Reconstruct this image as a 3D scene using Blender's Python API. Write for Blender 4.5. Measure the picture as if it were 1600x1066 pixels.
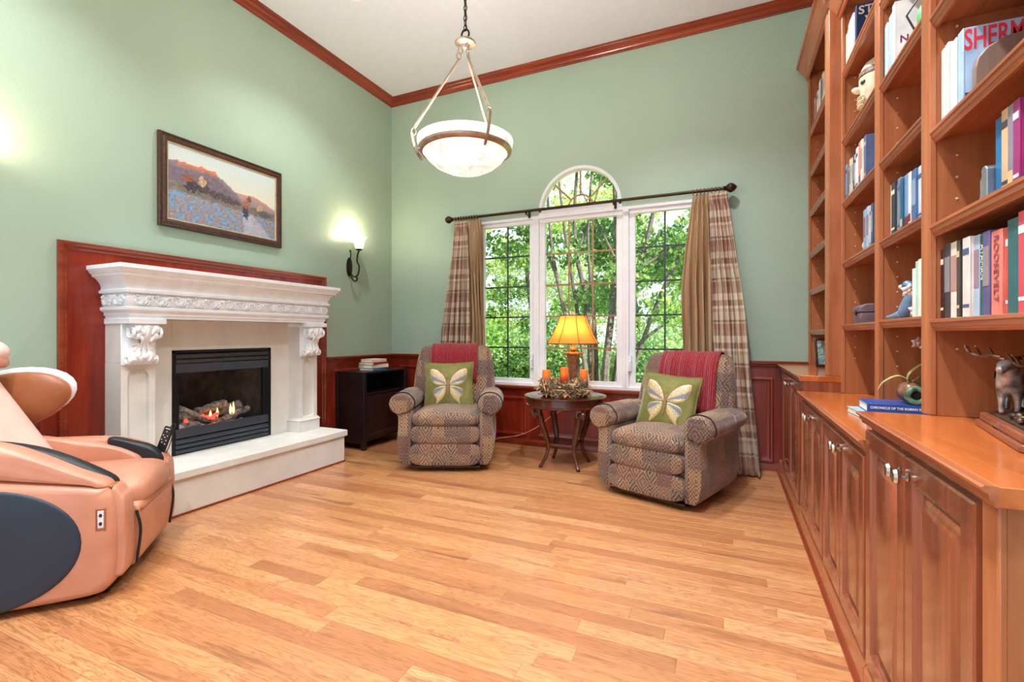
import bpy, bmesh, math, random
import numpy as np
from mathutils import Vector, Matrix, noise

for _o in list(bpy.data.objects):
    bpy.data.objects.remove(_o)
SC = bpy.context.scene
COL = SC.collection
PI = math.pi
RND = random.Random(11)

# ------------------------------------------------------------------ camera
YAW = math.radians(24.2)
CAM_H = 1.15
FPX = 745.0
cd = bpy.data.cameras.new('camera')
cd.sensor_width = 36.0
cd.lens = FPX / 1600.0 * 36.0
cd.shift_y = -10.4 / 1600.0
cd.clip_start = 0.02
cam = bpy.data.objects.new('camera', cd)
cam.location = (0, 0, CAM_H)
cam.rotation_euler = (PI / 2, 0, YAW)
COL.objects.link(cam)
SC.camera = cam

# ------------------------------------------------------------------ sky, sun, exposure
SC.view_settings.view_transform = 'Standard'
SC.view_settings.look = 'None'
SC.view_settings.gamma = 1.0
SC.view_settings.use_curve_mapping = False
SC.view_settings.exposure = 0.40
world = bpy.data.worlds.new('daylight_sky')
SC.world = world
world.use_nodes = True
_bg = world.node_tree.nodes['Background']
_bg.inputs[0].default_value = (0.74, 0.87, 1.0, 1)
_bg.inputs[1].default_value = 1.25
sd = bpy.data.lights.new('sun', 'SUN')
sd.energy = 11
sd.angle = math.radians(1.0)
sd.color = (1.0, 0.95, 0.85)
sun = bpy.data.objects.new('sun', sd)
sun.rotation_euler = Vector((-0.80, 0.25, -0.55)).to_track_quat('-Z', 'Y').to_euler()
COL.objects.link(sun)


# ------------------------------------------------------------------ colour and material helpers
def lin(c):
    out = []
    for v in c[:3]:
        v = v / 255.0
        out.append(v / 12.92 if v <= 0.04045 else ((v + 0.055) / 1.055) ** 2.4)
    return (out[0], out[1], out[2], 1.0)


MATS = {}


class NT:
    """small helper around one node tree"""
    def __init__(self, name):
        self.m = bpy.data.materials.new(name)
        self.m.use_nodes = True
        self.t = self.m.node_tree
        self.b = self.t.nodes['Principled BSDF']
        self.out = self.t.nodes['Material Output']
        MATS[name] = self.m

    def n(self, typ, **kw):
        nd = self.t.nodes.new(typ)
        for k, v in kw.items():
            if k.startswith('i_'):
                key = k[2:]
                key = int(key) if key.isdigit() else key.replace('_', ' ')
                nd.inputs[key].default_value = v
            else:
                setattr(nd, k, v)
        return nd

    def l(self, a, b):
        self.t.links.new(a, b)

    def math(self, op, a, b=None, c=None):
        nd = self.n('ShaderNodeMath', operation=op)
        for i, v in enumerate((a, b, c)):
            if v is None:
                continue
            if isinstance(v, (int, float)):
                nd.inputs[i].default_value = v
            else:
                self.l(v, nd.inputs[i])
        return nd.outputs[0]

    def ramp(self, fac, stops, interp='LINEAR'):
        nd = self.n('ShaderNodeValToRGB')
        cr = nd.color_ramp
        cr.interpolation = interp
        while len(cr.elements) < len(stops):
            cr.elements.new(0.5)
        for e, (p, c) in zip(cr.elements, stops):
            e.position = p
            e.color = lin(c)
        self.l(fac, nd.inputs[0])
        return nd.outputs[0]

    def mix(self, fac, a, b, mode='MIX'):
        nd = self.n('ShaderNodeMix', data_type='RGBA', blend_type=mode)
        for i, v in ((0, fac), (6, a), (7, b)):
            if isinstance(v, (int, float)):
                nd.inputs[i].default_value = v
            elif isinstance(v, tuple):
                nd.inputs[i].default_value = v
            else:
                self.l(v, nd.inputs[i])
        return nd.outputs[2]

    def coords(self, kind='Object', scale=(1, 1, 1), loc=(0, 0, 0), rot=(0, 0, 0)):
        tc = self.n('ShaderNodeTexCoord')
        mp = self.n('ShaderNodeMapping')
        mp.inputs['Scale'].default_value = scale
        mp.inputs['Location'].default_value = loc
        mp.inputs['Rotation'].default_value = rot
        self.l(tc.outputs[kind], mp.inputs[0])
        return mp.outputs[0]

    def noise(self, vec, scale=5, detail=3, rough=0.5, dist=0.0):
        nd = self.n('ShaderNodeTexNoise')
        nd.inputs['Scale'].default_value = scale
        nd.inputs['Detail'].default_value = detail
        nd.inputs['Roughness'].default_value = rough
        nd.inputs['Distortion'].default_value = dist
        if vec is not None:
            self.l(vec, nd.inputs['Vector'])
        return nd.outputs[0]

    def bump(self, h, strength=0.2, dist=0.01):
        nd = self.n('ShaderNodeBump')
        nd.inputs['Strength'].default_value = strength
        nd.inputs['Distance'].default_value = dist
        self.l(h, nd.inputs['Height'])
        self.l(nd.outputs[0], self.b.inputs['Normal'])

    def base(self, c):
        if isinstance(c, tuple):
            self.b.inputs['Base Color'].default_value = c
        else:
            self.l(c, self.b.inputs['Base Color'])

    def set(self, rough=0.5, metal=0.0, spec=0.5, coat=0.0):
        self.b.inputs['Roughness'].default_value = rough
        self.b.inputs['Metallic'].default_value = metal
        self.b.inputs['Specular IOR Level'].default_value = spec
        self.b.inputs['Coat Weight'].default_value = coat
        return self.m


def plain(name, c, rough=0.5, metal=0.0, spec=0.5, var=0.08, scale=14, bump=0.0, bscale=120):
    """flat colour with a faint mottling so no surface is perfectly even"""
    if name in MATS:
        return MATS[name]
    t = NT(name)
    v = t.coords()
    f = t.noise(v, scale, 4)
    a = tuple(max(0, x * (1 - var)) for x in c)
    b = tuple(min(255, x * (1 + var)) for x in c)
    t.base(t.ramp(f, [(0.3, a), (0.7, b)]))
    if bump:
        t.bump(t.noise(v, bscale, 3), bump, 0.004)
    return t.set(rough, metal, spec)


def wood(name, dark, mid, light, axis='z', rough=0.28, spec=0.5, coat=0.15, stretch=1.0):
    if name in MATS:
        return MATS[name]
    t = NT(name)
    s = {'x': (0.9, 9, 9), 'y': (9, 0.9, 9), 'z': (9, 9, 0.9)}[axis]
    s2 = {'x': (3, 90, 90), 'y': (90, 3, 90), 'z': (90, 90, 3)}[axis]
    f1 = t.noise(t.coords(scale=s), 1.3 * stretch, 6, 0.55, 0.6)
    f2 = t.noise(t.coords(scale=s2), 1.0, 4, 0.6)
    f = t.math('ADD', t.math('MULTIPLY', f1, 0.75), t.math('MULTIPLY', f2, 0.25))
    t.base(t.ramp(f, [(0.3, dark), (0.5, mid), (0.72, light)]))
    t.b.inputs['Coat Roughness'].default_value = 0.12
    return t.set(rough, 0, spec, coat)


def emit(name, c, strength):
    if name in MATS:
        return MATS[name]
    t = NT(name)
    t.base(lin(c))
    t.b.inputs['Emission Color'].default_value = lin(c)
    t.b.inputs['Emission Strength'].default_value = strength
    return t.set(0.4)


# ------------------------------------------------------------------ mesh helpers
WM = {}


class MB:
    def __init__(self):
        self.v = []
        self.f = []

    def add(self, vs, fs):
        o = len(self.v)
        self.v += [tuple(p) for p in vs]
        self.f += [tuple(i + o for i in q) for q in fs]
        return self

    def box(self, x0, y0, z0, x1, y1, z1):
        return self.add([(x0, y0, z0), (x1, y0, z0), (x1, y1, z0), (x0, y1, z0),
                         (x0, y0, z1), (x1, y0, z1), (x1, y1, z1), (x0, y1, z1)],
                        [(0, 3, 2, 1), (4, 5, 6, 7), (0, 1, 5, 4), (1, 2, 6, 5), (2, 3, 7, 6), (3, 0, 4, 7)])

    def obox(self, c, s, m=None):
        m = m or Matrix.Identity(3)
        vs = []
        for dz in (-.5, .5):
            for dx, dy in ((-.5, -.5), (.5, -.5), (.5, .5), (-.5, .5)):
                vs.append(Vector(c) + m @ Vector((dx * s[0], dy * s[1], dz * s[2])))
        return self.add(vs, [(0, 3, 2, 1), (4, 5, 6, 7), (0, 1, 5, 4), (1, 2, 6, 5), (2, 3, 7, 6), (3, 0, 4, 7)])

    def prism(self, poly, axis, a, b):
        """poly in the two other axes (order x,y,z without axis)"""
        def P(p, t):
            if axis == 'x':
                return (t, p[0], p[1])
            if axis == 'y':
                return (p[0], t, p[1])
            return (p[0], p[1], t)
        n = len(poly)
        vs = [P(p, a) for p in poly] + [P(p, b) for p in poly]
        fs = [tuple(range(n)), tuple(range(2 * n - 1, n - 1, -1))]
        fs += [(i, (i + 1) % n, n + (i + 1) % n, n + i) for i in range(n)]
        return self.add(vs, fs)

    def rings(self, rs, closed=True, cap0=True, cap1=True):
        """loft through rings of equal length"""
        n = len(rs[0])
        vs = [p for r in rs for p in r]
        fs = []
        for k in range(len(rs) - 1):
            for i in range(n if closed else n - 1):
                j = (i + 1) % n
                fs.append((k * n + i, k * n + j, (k + 1) * n + j, (k + 1) * n + i))
        if cap0 and closed:
            fs.append(tuple(range(n - 1, -1, -1)))
        if cap1 and closed:
            o = (len(rs) - 1) * n
            fs.append(tuple(range(o, o + n)))
        return self.add(vs, fs)

    def lathe(self, prof, c=(0, 0, 0), n=24, rot=None, sx=1, sy=1, caps=True):
        rs = []
        for r, z in prof:
            ring = []
            for i in range(n):
                a = 2 * PI * i / n
                p = Vector((r * math.cos(a) * sx, r * math.sin(a) * sy, z))
                if rot is not None:
                    p = rot @ p
                ring.append(p + Vector(c))
            rs.append(ring)
        return self.rings(rs, True, caps, caps)

    def tube(self, pts, rad, n=8, caps=True, sq=None):
        pts = [Vector(p) for p in pts]
        if not isinstance(rad, (list, tuple)):
            rad = [rad] * len(pts)
        rs = []
        prev = None
        for k, p in enumerate(pts):
            d = (pts[min(k + 1, len(pts) - 1)] - pts[max(k - 1, 0)])
            if d.length < 1e-9:
                d = Vector((0, 0, 1))
            d.normalize()
            if prev is None:
                ref = Vector((0, 0, 1)) if abs(d.z) < 0.9 else Vector((1, 0, 0))
                u = d.cross(ref).normalized()
            else:
                u = (prev - d * prev.dot(d))
                if u.length < 1e-6:
                    u = d.orthogonal()
                u.normalize()
            prev = u
            w = d.cross(u)
            ring = []
            for i in range(n):
                a = 2 * PI * (i + (0.5 if sq else 0)) / n
                ring.append(p + (u * math.cos(a) + w * math.sin(a)) * rad[k])
            rs.append(ring)
        return self.rings(rs, True, caps, caps)

    def ell(self, c, r, n=14, m=8, rot=None):
        rs = []
        for k in range(m + 1):
            t = PI * k / m
            s = max(math.sin(t), 0.02)
            ring = []
            for i in range(n):
                a = 2 * PI * i / n
                p = Vector((r[0] * s * math.cos(a), r[1] * s * math.sin(a), -r[2] * math.cos(t)))
                if rot is not None:
                    p = rot @ p
                ring.append(p + Vector(c))
            rs.append(ring)
        return self.rings(rs)

    def mould(self, path, prof, closed=False, caps=True):
        """sweep profile [(offset to the right of the path, z)] along an XY path with mitres"""
        n = len(path)
        P = [Vector((p[0], p[1])) for p in path]
        rs = []
        for k in range(n):
            if closed:
                a, b = P[k - 1], P[(k + 1) % n]
                d0, d1 = (P[k] - a).normalized(), (b - P[k]).normalized()
            else:
                d0 = (P[k] - P[k - 1]).normalized() if k > 0 else (P[1] - P[0]).normalized()
                d1 = (P[k + 1] - P[k]).normalized() if k < n - 1 else d0
            n0, n1 = Vector((d0.y, -d0.x)), Vector((d1.y, -d1.x))
            mv = (n0 + n1)
            mv = mv / max(mv.dot(n0), 0.15) if mv.length > 1e-6 else n0
            rs.append([(P[k].x + mv.x * o, P[k].y + mv.y * o, z) for o, z in prof])
        if closed:
            rs.append(rs[0])
        return self.rings(rs, True, caps and not closed, caps and not closed)

    def frame(self, fn, u0, u1, v0, v1, prof, fill=True, back=False):
        """nested rectangles: prof [(inset, height)], fn(u,v,h)->xyz"""
        rs = []
        for i, h in prof:
            rs.append([fn(u0 + i, v0 + i, h), fn(u1 - i, v0 + i, h), fn(u1 - i, v1 - i, h), fn(u0 + i, v1 - i, h)])
        return self.rings(rs, True, back, fill)

    def build(self, name, mat, parent=None, world=False, smooth=35, bevel=0.0, bseg=2, subsurf=0,
              solid=0.0, uv=False, loc=None, keepnorm=False):
        vs = self.v
        if world and parent is not None:
            inv = WM[parent.name].inverted()
            vs = [inv @ Vector(p) for p in vs]
        elif loc is not None and world:
            L = Vector(loc)
            vs = [Vector(p) - L for p in vs]
        me = bpy.data.meshes.new(name)
        me.from_pydata([tuple(p) for p in vs], [], self.f)
        if not keepnorm:
            bm = bmesh.new()
            bm.from_mesh(me)
            bmesh.ops.recalc_face_normals(bm, faces=bm.faces)
            bm.to_mesh(me)
            bm.free()
        if uv:
            box_uv(me)
        if smooth:
            me.shade_smooth()
            if subsurf == 0:
                me.set_sharp_from_angle(angle=math.radians(smooth))
        me.materials.append(mat if not isinstance(mat, str) else MATS[mat])
        o = bpy.data.objects.new(name, me)
        COL.objects.link(o)
        if parent is not None:
            o.parent = parent
            WM[o.name] = WM[parent.name]
        else:
            if loc is not None:
                o.location = loc
            WM[o.name] = Matrix.Translation(Vector(loc) if loc is not None else Vector())
        if bevel:
            md = o.modifiers.new('bevel', 'BEVEL')
            md.width = bevel
            md.segments = bseg
            md.limit_method = 'ANGLE'
            md.angle_limit = math.radians(30)
        if solid:
            md = o.modifiers.new('solid', 'SOLIDIFY')
            md.thickness = solid
            md.offset = 0
        if subsurf:
            md = o.modifiers.new('sub', 'SUBSURF')
            md.levels = subsurf
            md.render_levels = subsurf
        return o


def box_uv(me):
    """metre-scaled box projection in the object's own space"""
    lay = me.uv_layers.new(name='UVMap')
    co = [v.co for v in me.vertices]
    for p in me.polygons:
        n = p.normal
        ax = max(range(3), key=lambda i: abs(n[i]))
        for li in p.loop_indices:
            c = co[me.loops[li].vertex_index]
            if ax == 0:
                u = (c.y, c.z)
            elif ax == 1:
                u = (c.x, c.z)
            else:
                u = (c.x, c.y + 0.47)
            lay.data[li].uv = u


def tag(o, label, cat, group=None):
    o['label'] = label
    o['category'] = cat
    if group:
        o['group'] = group
    return o


def thing(name, label, cat, loc=(0, 0, 0), rotz=0.0, group=None, rot=None):
    o = bpy.data.objects.new(name, None)
    o.empty_display_size = 0.1
    COL.objects.link(o)
    o.location = loc
    o.rotation_euler = rot if rot is not None else (0, 0, rotz)
    WM[o.name] = Matrix.Translation(Vector(loc)) @ o.rotation_euler.to_matrix().to_4x4()
    return tag(o, label, cat, group)


def struct(o):
    o['kind'] = 'structure'
    return o


def stuff(o):
    o['kind'] = 'stuff'
    return o


def spline(pts, n=6):
    """Catmull-Rom through points"""
    P = [Vector(p) for p in pts]
    P = [P[0] * 2 - P[1]] + P + [P[-1] * 2 - P[-2]]
    out = []
    for k in range(1, len(P) - 2):
        for i in range(n):
            t = i / n
            a, b, c, d = P[k - 1], P[k], P[k + 1], P[k + 2]
            out.append(0.5 * ((2 * b) + (c - a) * t + (2 * a - 5 * b + 4 * c - d) * t * t + (3 * b - a - 3 * c + d) * t ** 3))
    out.append(P[-2])
    return out


def lerp(a, b, t):
    return a + (b - a) * t


def text_mesh(name, s, size, mat, parent, m4, extrude=0.0006, bold=0.0, xscale=1.0):
    """flat lettering as a mesh, placed by m4 in the parent's space"""
    cu = bpy.data.curves.new(name, 'FONT')
    cu.body = s
    cu.size = size
    cu.extrude = extrude
    cu.offset = bold
    cu.align_x = 'CENTER'
    cu.align_y = 'CENTER'
    cu.resolution_u = 3
    tmp = bpy.data.objects.new(name + '_tmp', cu)
    COL.objects.link(tmp)
    dg = bpy.context.evaluated_depsgraph_get()
    me = bpy.data.meshes.new_from_object(tmp.evaluated_get(dg))
    bpy.data.objects.remove(tmp)
    bpy.data.curves.remove(cu)
    me.transform(m4 @ Matrix.Diagonal((xscale, 1, 1, 1)))
    me.materials.clear()
    me.materials.append(mat)
    me.name = name
    o = bpy.data.objects.new(name, me)
    COL.objects.link(o)
    o.parent = parent
    return o


def axes(loc, x, y):
    """matrix whose columns are x, y, x cross y at loc"""
    x, y = Vector(x).normalized(), Vector(y).normalized()
    z = x.cross(y)
    m = Matrix(((x.x, y.x, z.x, loc[0]), (x.y, y.y, z.y, loc[1]), (x.z, y.z, z.z, loc[2]), (0, 0, 0, 1)))
    return m


def point_light(name, loc, watts, color=(1, 0.8, 0.55), radius=0.04):
    ld = bpy.data.lights.new(name, 'POINT')
    ld.energy = watts
    ld.color = color
    ld.shadow_soft_size = radius
    o = bpy.data.objects.new(name, ld)
    o.location = loc
    COL.objects.link(o)
    return o


# ------------------------------------------------------------------ shared materials
def make_wall_paint():
    t = NT('sage_wall_paint')
    v = t.coords()
    f = t.noise(v, 1.2, 2)
    t.base(t.ramp(f, [(0.3, (162, 183, 163)), (0.7, (168, 189, 168))]))
    n = t.noise(v, 55, 3, 0.6)
    t.bump(n, 0.35, 0.006)
    t.set(0.42, 0, 0.45)


make_wall_paint()
plain('ceiling_paint', (222, 226, 232), 0.9, var=0.01, bump=0.1, bscale=90)
plain('white_vinyl', (238, 240, 244), 0.35, var=0.01)
wood('cherry_panel', (98, 26, 14), (128, 37, 20), (152, 54, 30), 'z')  # same cherry stain as the shelves; its redder lighting put into the colour
wood('cherry_trim_x', (100, 34, 15), (132, 50, 25), (158, 70, 38), 'x', 0.25)
wood('cherry_trim_y', (100, 34, 15), (132, 50, 25), (158, 70, 38), 'y', 0.25)
wood('cherry_shelf_z', (146, 84, 50), (172, 104, 66), (192, 122, 80), 'z')  # shelf woods: same stain as the wall panels, orange lighting put into the colour
wood('cherry_shelf_y', (140, 76, 48), (168, 98, 64), (192, 120, 80), 'y', 0.22)
wood('cherry_counter', (158, 80, 36), (184, 98, 48), (206, 118, 62), 'y', 0.16, 0.55, 0.3)
wood('cherry_door', (104, 52, 34), (140, 76, 50), (172, 102, 70), 'z', 0.2, 0.55, 0.35)
plain('limestone', (222, 218, 210), 0.7, var=0.03, scale=6, bump=0.15, bscale=60)
plain('limestone_white', (242, 246, 250), 0.65, var=0.02, bump=0.1, bscale=60)
plain('black_metal', (34, 35, 38), 0.35, 0.6, var=0.1)
plain('bronze_metal', (64, 48, 36), 0.4, 0.8, var=0.15)
plain('nickel', (190, 186, 178), 0.22, 1.0, var=0.05)
plain('dark_gap', (18, 10, 8), 0.9, var=0.02)


def make_glass():
    t = NT('window_glass')
    tr = t.n('ShaderNodeBsdfTransparent')
    gl = t.n('ShaderNodeBsdfGlossy')
    gl.inputs['Roughness'].default_value = 0.01
    fr = t.n('ShaderNodeFresnel')
    fr.inputs['IOR'].default_value = 1.22
    mx = t.n('ShaderNodeMixShader')
    t.l(fr.outputs[0], mx.inputs[0])
    t.l(tr.outputs[0], mx.inputs[1])
    t.l(gl.outputs[0], mx.inputs[2])
    t.l(mx.outputs[0], t.out.inputs[0])


make_glass()
# ================================================================== the room shell
XL, XR, YB, YF, ZC = -3.63, 0.93, 4.585, -2.2, 3.92
CS, CC = math.sin(YAW), math.cos(YAW)


def project(x, y, z):
    d = -x * CS + y * CC
    u = x * CC + y * CS
    if d < 0.05:
        return None
    return 800 + FPX * u / d, 522.6 - FPX * (z - CAM_H) / d, d


# ---- floor: subfloor, then oak strips laid across the room
def make_floor_mat():
    t = NT('oak_strip')
    at = t.n('ShaderNodeAttribute', attribute_name='strip')
    sp = t.n('ShaderNodeSeparateColor')
    t.l(at.outputs['Color'], sp.inputs[0])
    r1, r2 = sp.outputs[0], sp.outputs[1]
    tc = t.n('ShaderNodeTexCoord')
    off = t.n('ShaderNodeCombineXYZ')
    t.l(t.math('MULTIPLY', r1, 37.0), off.inputs[0])
    t.l(t.math('MULTIPLY', r2, 23.0), off.inputs[1])
    ad = t.n('ShaderNodeVectorMath', operation='ADD')
    t.l(tc.outputs['Object'], ad.inputs[0])
    t.l(off.outputs[0], ad.inputs[1])

    def sc(v):
        nd = t.n('ShaderNodeVectorMath', operation='MULTIPLY')
        nd.inputs[1].default_value = v
        t.l(ad.outputs[0], nd.inputs[0])
        return nd.outputs[0]
    n1 = t.noise(sc((1.6, 14, 1)), 1.0, 4, 0.55, 0.4)
    # cathedral grain: contour lines of a stretched noise
    ring = t.math('FRACT', t.math('MULTIPLY', n1, 15.0))
    ring = t.math('ABSOLUTE', t.math('SUBTRACT', ring, 0.5))
    ring = t.math('MULTIPLY', ring, 2.0)
    n2 = t.noise(sc((4, 150, 1)), 1.0, 3, 0.6)
    tone = t.ramp(r1, [(0.0, (172, 110, 68)), (0.12, (192, 128, 80)), (0.5, (204, 141, 90)), (0.8, (211, 150, 97)), (1.0, (219, 162, 110))])
    dark = t.mix(t.math('MULTIPLY', t.math('POWER', t.math('SUBTRACT', 1.0, ring), 2.5), 0.62), tone, lin((132, 74, 42)))
    fm = t.n('ShaderNodeMapRange')
    fm.inputs[1].default_value = 0.46
    fm.inputs[2].default_value = 0.68
    fm.inputs[4].default_value = 0.5
    t.l(n2, fm.inputs[0])
    fine = t.mix(fm.outputs[0], dark, lin((146, 82, 46)))
    streak = t.noise(sc((0.9, 9, 1)), 1.4, 5, 0.6)
    sm = t.n('ShaderNodeMapRange')
    sm.inputs[1].default_value = 0.56
    sm.inputs[2].default_value = 0.72
    sm.inputs[4].default_value = 0.7
    t.l(streak, sm.inputs[0])
    t.base(t.mix(sm.outputs[0], fine, lin((104, 60, 38))))
    t.set(0.36, 0, 0.5, 0.7)
    t.b.inputs['Coat Roughness'].default_value = 0.3


make_floor_mat()
floor = struct(MB().box(XL - .1, YF, -0.06, XR + .1, YB + .1, -0.012).build('floor', MATS['dark_gap']))


def strip_geo(x0, x1, y0, y1):
    g, c, z = 0.0002, 0.0006, 0.0
    a = [(x0 + g, y0 + g, -.012), (x1 - g, y0 + g, -.012), (x1 - g, y1 - g, -.012), (x0 + g, y1 - g, -.012)]
    b = [(x0 + g, y0 + g, z - c), (x1 - g, y0 + g, z - c), (x1 - g, y1 - g, z - c), (x0 + g, y1 - g, z - c)]
    t_ = [(x0 + g + c, y0 + g + c, z), (x1 - g - c, y0 + g + c, z), (x1 - g - c, y1 - g - c, z), (x0 + g + c, y1 - g - c, z)]
    fs = []
    for k in range(2):
        for i in range(4):
            j = (i + 1) % 4
            fs.append((k * 4 + i, k * 4 + j, k * 4 + 4 + j, k * 4 + 4 + i))
    fs.append((8, 9, 10, 11))
    return a + b + t_, fs


def strip_mesh(name, items):
    vs, fs, cols = [], [], []
    for it in items:
        v, f = strip_geo(*it[:4])
        o = len(vs)
        vs += v
        fs += [tuple(i + o for i in q) for q in f]
        cols += [it[4]] * len(v)
    me = bpy.data.meshes.new(name)
    me.from_pydata(vs, [], fs)
    at = me.color_attributes.new('strip', 'FLOAT_COLOR', 'POINT')
    for i, c in enumerate(cols):
        at.data[i].color = c
    me.materials.append(MATS['oak_strip'])
    o = bpy.data.objects.new(name, me)
    COL.objects.link(o)
    o.parent = floor
    return o


strips = []
y = YF
frnd = random.Random(5)
while y < YB - 0.005:
    w = min(0.083, YB - y)
    x = XL - frnd.random() * 0.9
    while x < 0.62:
        L = frnd.uniform(0.35, 1.5)
        x0, x1 = max(x, XL), min(x + L, 0.62)
        if x1 - x0 > 0.04:
            c = (frnd.random() if frnd.random() > .05 else frnd.random() * .2, frnd.random(), frnd.random(), 1)
            area = 0
            p = project((x0 + x1) / 2, y + w / 2, 0)
            if p and -60 < p[0] < 1500 and p[1] < 1090:
                area = (x1 - x0) * w / p[2] ** 2 * (1.15 / p[2])
            strips.append((x0, x1, y, y + w, c, area))
        x += L
    y += w
strips.sort(key=lambda s: -s[5])
for s in strips[:300]:
    strip_mesh('floor_strip', [s])
stuff(strip_mesh('floor_strips_far', strips[300:]))

# ---- ceiling and walls
struct(MB().box(XL - .1, YF, ZC, XR + .1, YB + .1, ZC + .1).build('ceiling', 'ceiling_paint'))
FY0, FY1, FZ0, FZ1 = 2.13, 2.85, 0.30, 1.015          # pocket for the fire in the left wall
wl = MB()
wl.box(XL - .12, YF, 0, XL, FY0, ZC).box(XL - .12, FY1, 0, XL, YB + .12, ZC)
wl.box(XL - .12, FY0, 0, XL, FY1, FZ0).box(XL - .12, FY0, FZ1, XL, FY1, ZC)
wall_left = struct(wl.build('wall_left', 'sage_wall_paint'))
wall_right = struct(MB().box(XR, YF, 0, XR + .12, YB + .12, ZC).build('wall_right', 'sage_wall_paint'))

WX0, WX1, WZ0, WZ1 = -2.47, -0.19, 0.617, 2.37       # window opening
AX, AR, AZ = -1.335, 0.425, 2.402                    # arch centre, outer radius, spring line
wb = MB()
Y0, Y1 = YB, YB + .14
wb.box(XL, Y0, 0, WX0, Y1, ZC).box(WX1, Y0, 0, XR, Y1, ZC).box(WX0, Y0, 0, WX1, Y1, WZ0)
wb.box(WX0, Y0, AZ + AR, WX1, Y1, ZC)
wb.box(WX0, Y0, WZ1, AX - AR, Y1, AZ + AR).box(AX + AR, Y0, WZ1, WX1, Y1, AZ + AR)
NA = 32
for i in range(NA):
    a0, a1 = PI * i / NA, PI * (i + 1) / NA
    x0, x1 = AX + AR * math.cos(a0), AX + AR * math.cos(a1)
    z0, z1 = AZ + AR * math.sin(a0), AZ + AR * math.sin(a1)
    zt = AZ + AR
    wb.add([(x0, Y0, z0), (x1, Y0, z1), (x1, Y0, zt), (x0, Y0, zt), (x0, Y1, z0), (x1, Y1, z1), (x1, Y1, zt), (x0, Y1, zt)],
           [(0, 1, 2, 3), (4, 7, 6, 5), (0, 4, 5, 1)])
wall_back = struct(wb.build('wall_back', 'sage_wall_paint', keepnorm=False))

# ---- windows
YW = YB + 0.055          # plane of the glass
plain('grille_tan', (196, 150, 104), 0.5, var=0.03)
plain('grille_backlit', (58, 62, 60), 0.5, var=0.03)  # same grille as the middle window, its backlit darkness put into the colour


def rect_window(name, x0, x1, cols, grille, glass):
    """white frame with a sash, the panes and the grille bars"""
    gx0, gx1, gz0, gz1 = glass
    fn = lambda u, v, h: (u, YB + 0.03 - h, v)
    fo = MB()
    fo.frame(fn, x0, x1, WZ0, WZ1, [(0, -.09), (0, .03), (.028, .03), (.032, .015), (.032, -.09)], fill=False)
    w = struct(fo.build(name, 'white_vinyl', bevel=0.002))
    sa = MB()
    ix, iz = (gx0 - x0), (gz0 - WZ0)
    b = 0.034
    outer = (x0 + .032, x1 - .032, WZ0 + .032, WZ1 - .032)
    # sash members
    sa.box(outer[0], YB + .02, outer[2], outer[1], YB + .07, gz0)
    sa.box(outer[0], YB + .02, gz1, outer[1], YB + .07, outer[3])
    sa.box(outer[0], YB + .02, gz0, gx0, YB + .07, gz1)
    sa.box(gx1, YB + .02, gz0, outer[1], YB + .07, gz1)
    s = sa.build('sash', 'white_vinyl', w, bevel=0.002)
    rows = 5
    cw, ch = (gx1 - gx0) / cols, (gz1 - gz0) / rows
    pm = MB().box(0, 0, 0, cw, .004, ch).build('pane', 'window_glass', w)
    first = True
    for i in range(cols):
        for j in range(rows):
            o = pm if first else pm.copy()
            if not first:
                COL.objects.link(o)
                o.parent = w
            first = False
            o.location = (gx0 + i * cw, YW - .002, gz0 + j * ch)
    hb = None
    for i in range(1, cols):
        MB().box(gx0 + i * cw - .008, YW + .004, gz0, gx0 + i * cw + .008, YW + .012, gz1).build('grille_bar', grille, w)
    for j in range(1, rows):
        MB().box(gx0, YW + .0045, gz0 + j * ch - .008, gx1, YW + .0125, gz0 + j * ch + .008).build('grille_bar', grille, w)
    return w


M1, M2 = -1.79, -0.875
w1 = rect_window('window_1', WX0, M1, 2, 'grille_backlit', (-2.405, -1.868, .688, 2.298))
w2 = rect_window('window_2', M1, M2, 3, 'grille_tan', (-1.70, -.965, .688, 2.298))
w3 = rect_window('window_3', M2, WX1, 2, 'grille_backlit', (-.79, -.255, .688, 2.298))
for w, x in ((w1, -1.838), (w3, -.832)):
    h = MB()
    h.box(x - .012, YB - .006, .80, x + .012, YB + .02, .95)
    h.tube([(x, YB - .006, .90), (x, YB - .03, .89), (x, YB - .03, .80)], .007, 8)
    h.build('lock_handle', 'white_vinyl', w, bevel=.002)
# arched light
fa = MB()


def arc_ring(r, y):
    return [(AX + r * math.cos(PI * i / NA), y, AZ + r * math.sin(PI * i / NA)) for i in range(NA + 1)]


prof_a = [(AR, .08), (AR, 0.0), (AR - .03, 0.0), (AR - .034, .02), (AR - .034, .08)]
fa.rings([arc_ring(r, YB + yy) for r, yy in prof_a], closed=False)
fa.box(AX - AR, YB, WZ1, AX + AR, YB + .1, AZ + .02)
w4 = struct(fa.build('window_4', 'white_vinyl', bevel=.002))
RI, RH = AR - .034, 0.13


def sector(r0, r1, a0, a1, n=10):
    p0 = [(AX + r0 * math.cos(lerp(a0, a1, i / n)), AZ + .02 + (r0 - 0) * math.sin(lerp(a0, a1, i / n))) for i in range(n + 1)]
    p1 = [(AX + r1 * math.cos(lerp(a0, a1, i / n)), AZ + .0 + r1 * math.sin(lerp(a0, a1, i / n))) for i in range(n + 1)]
    return p0, p1


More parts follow.
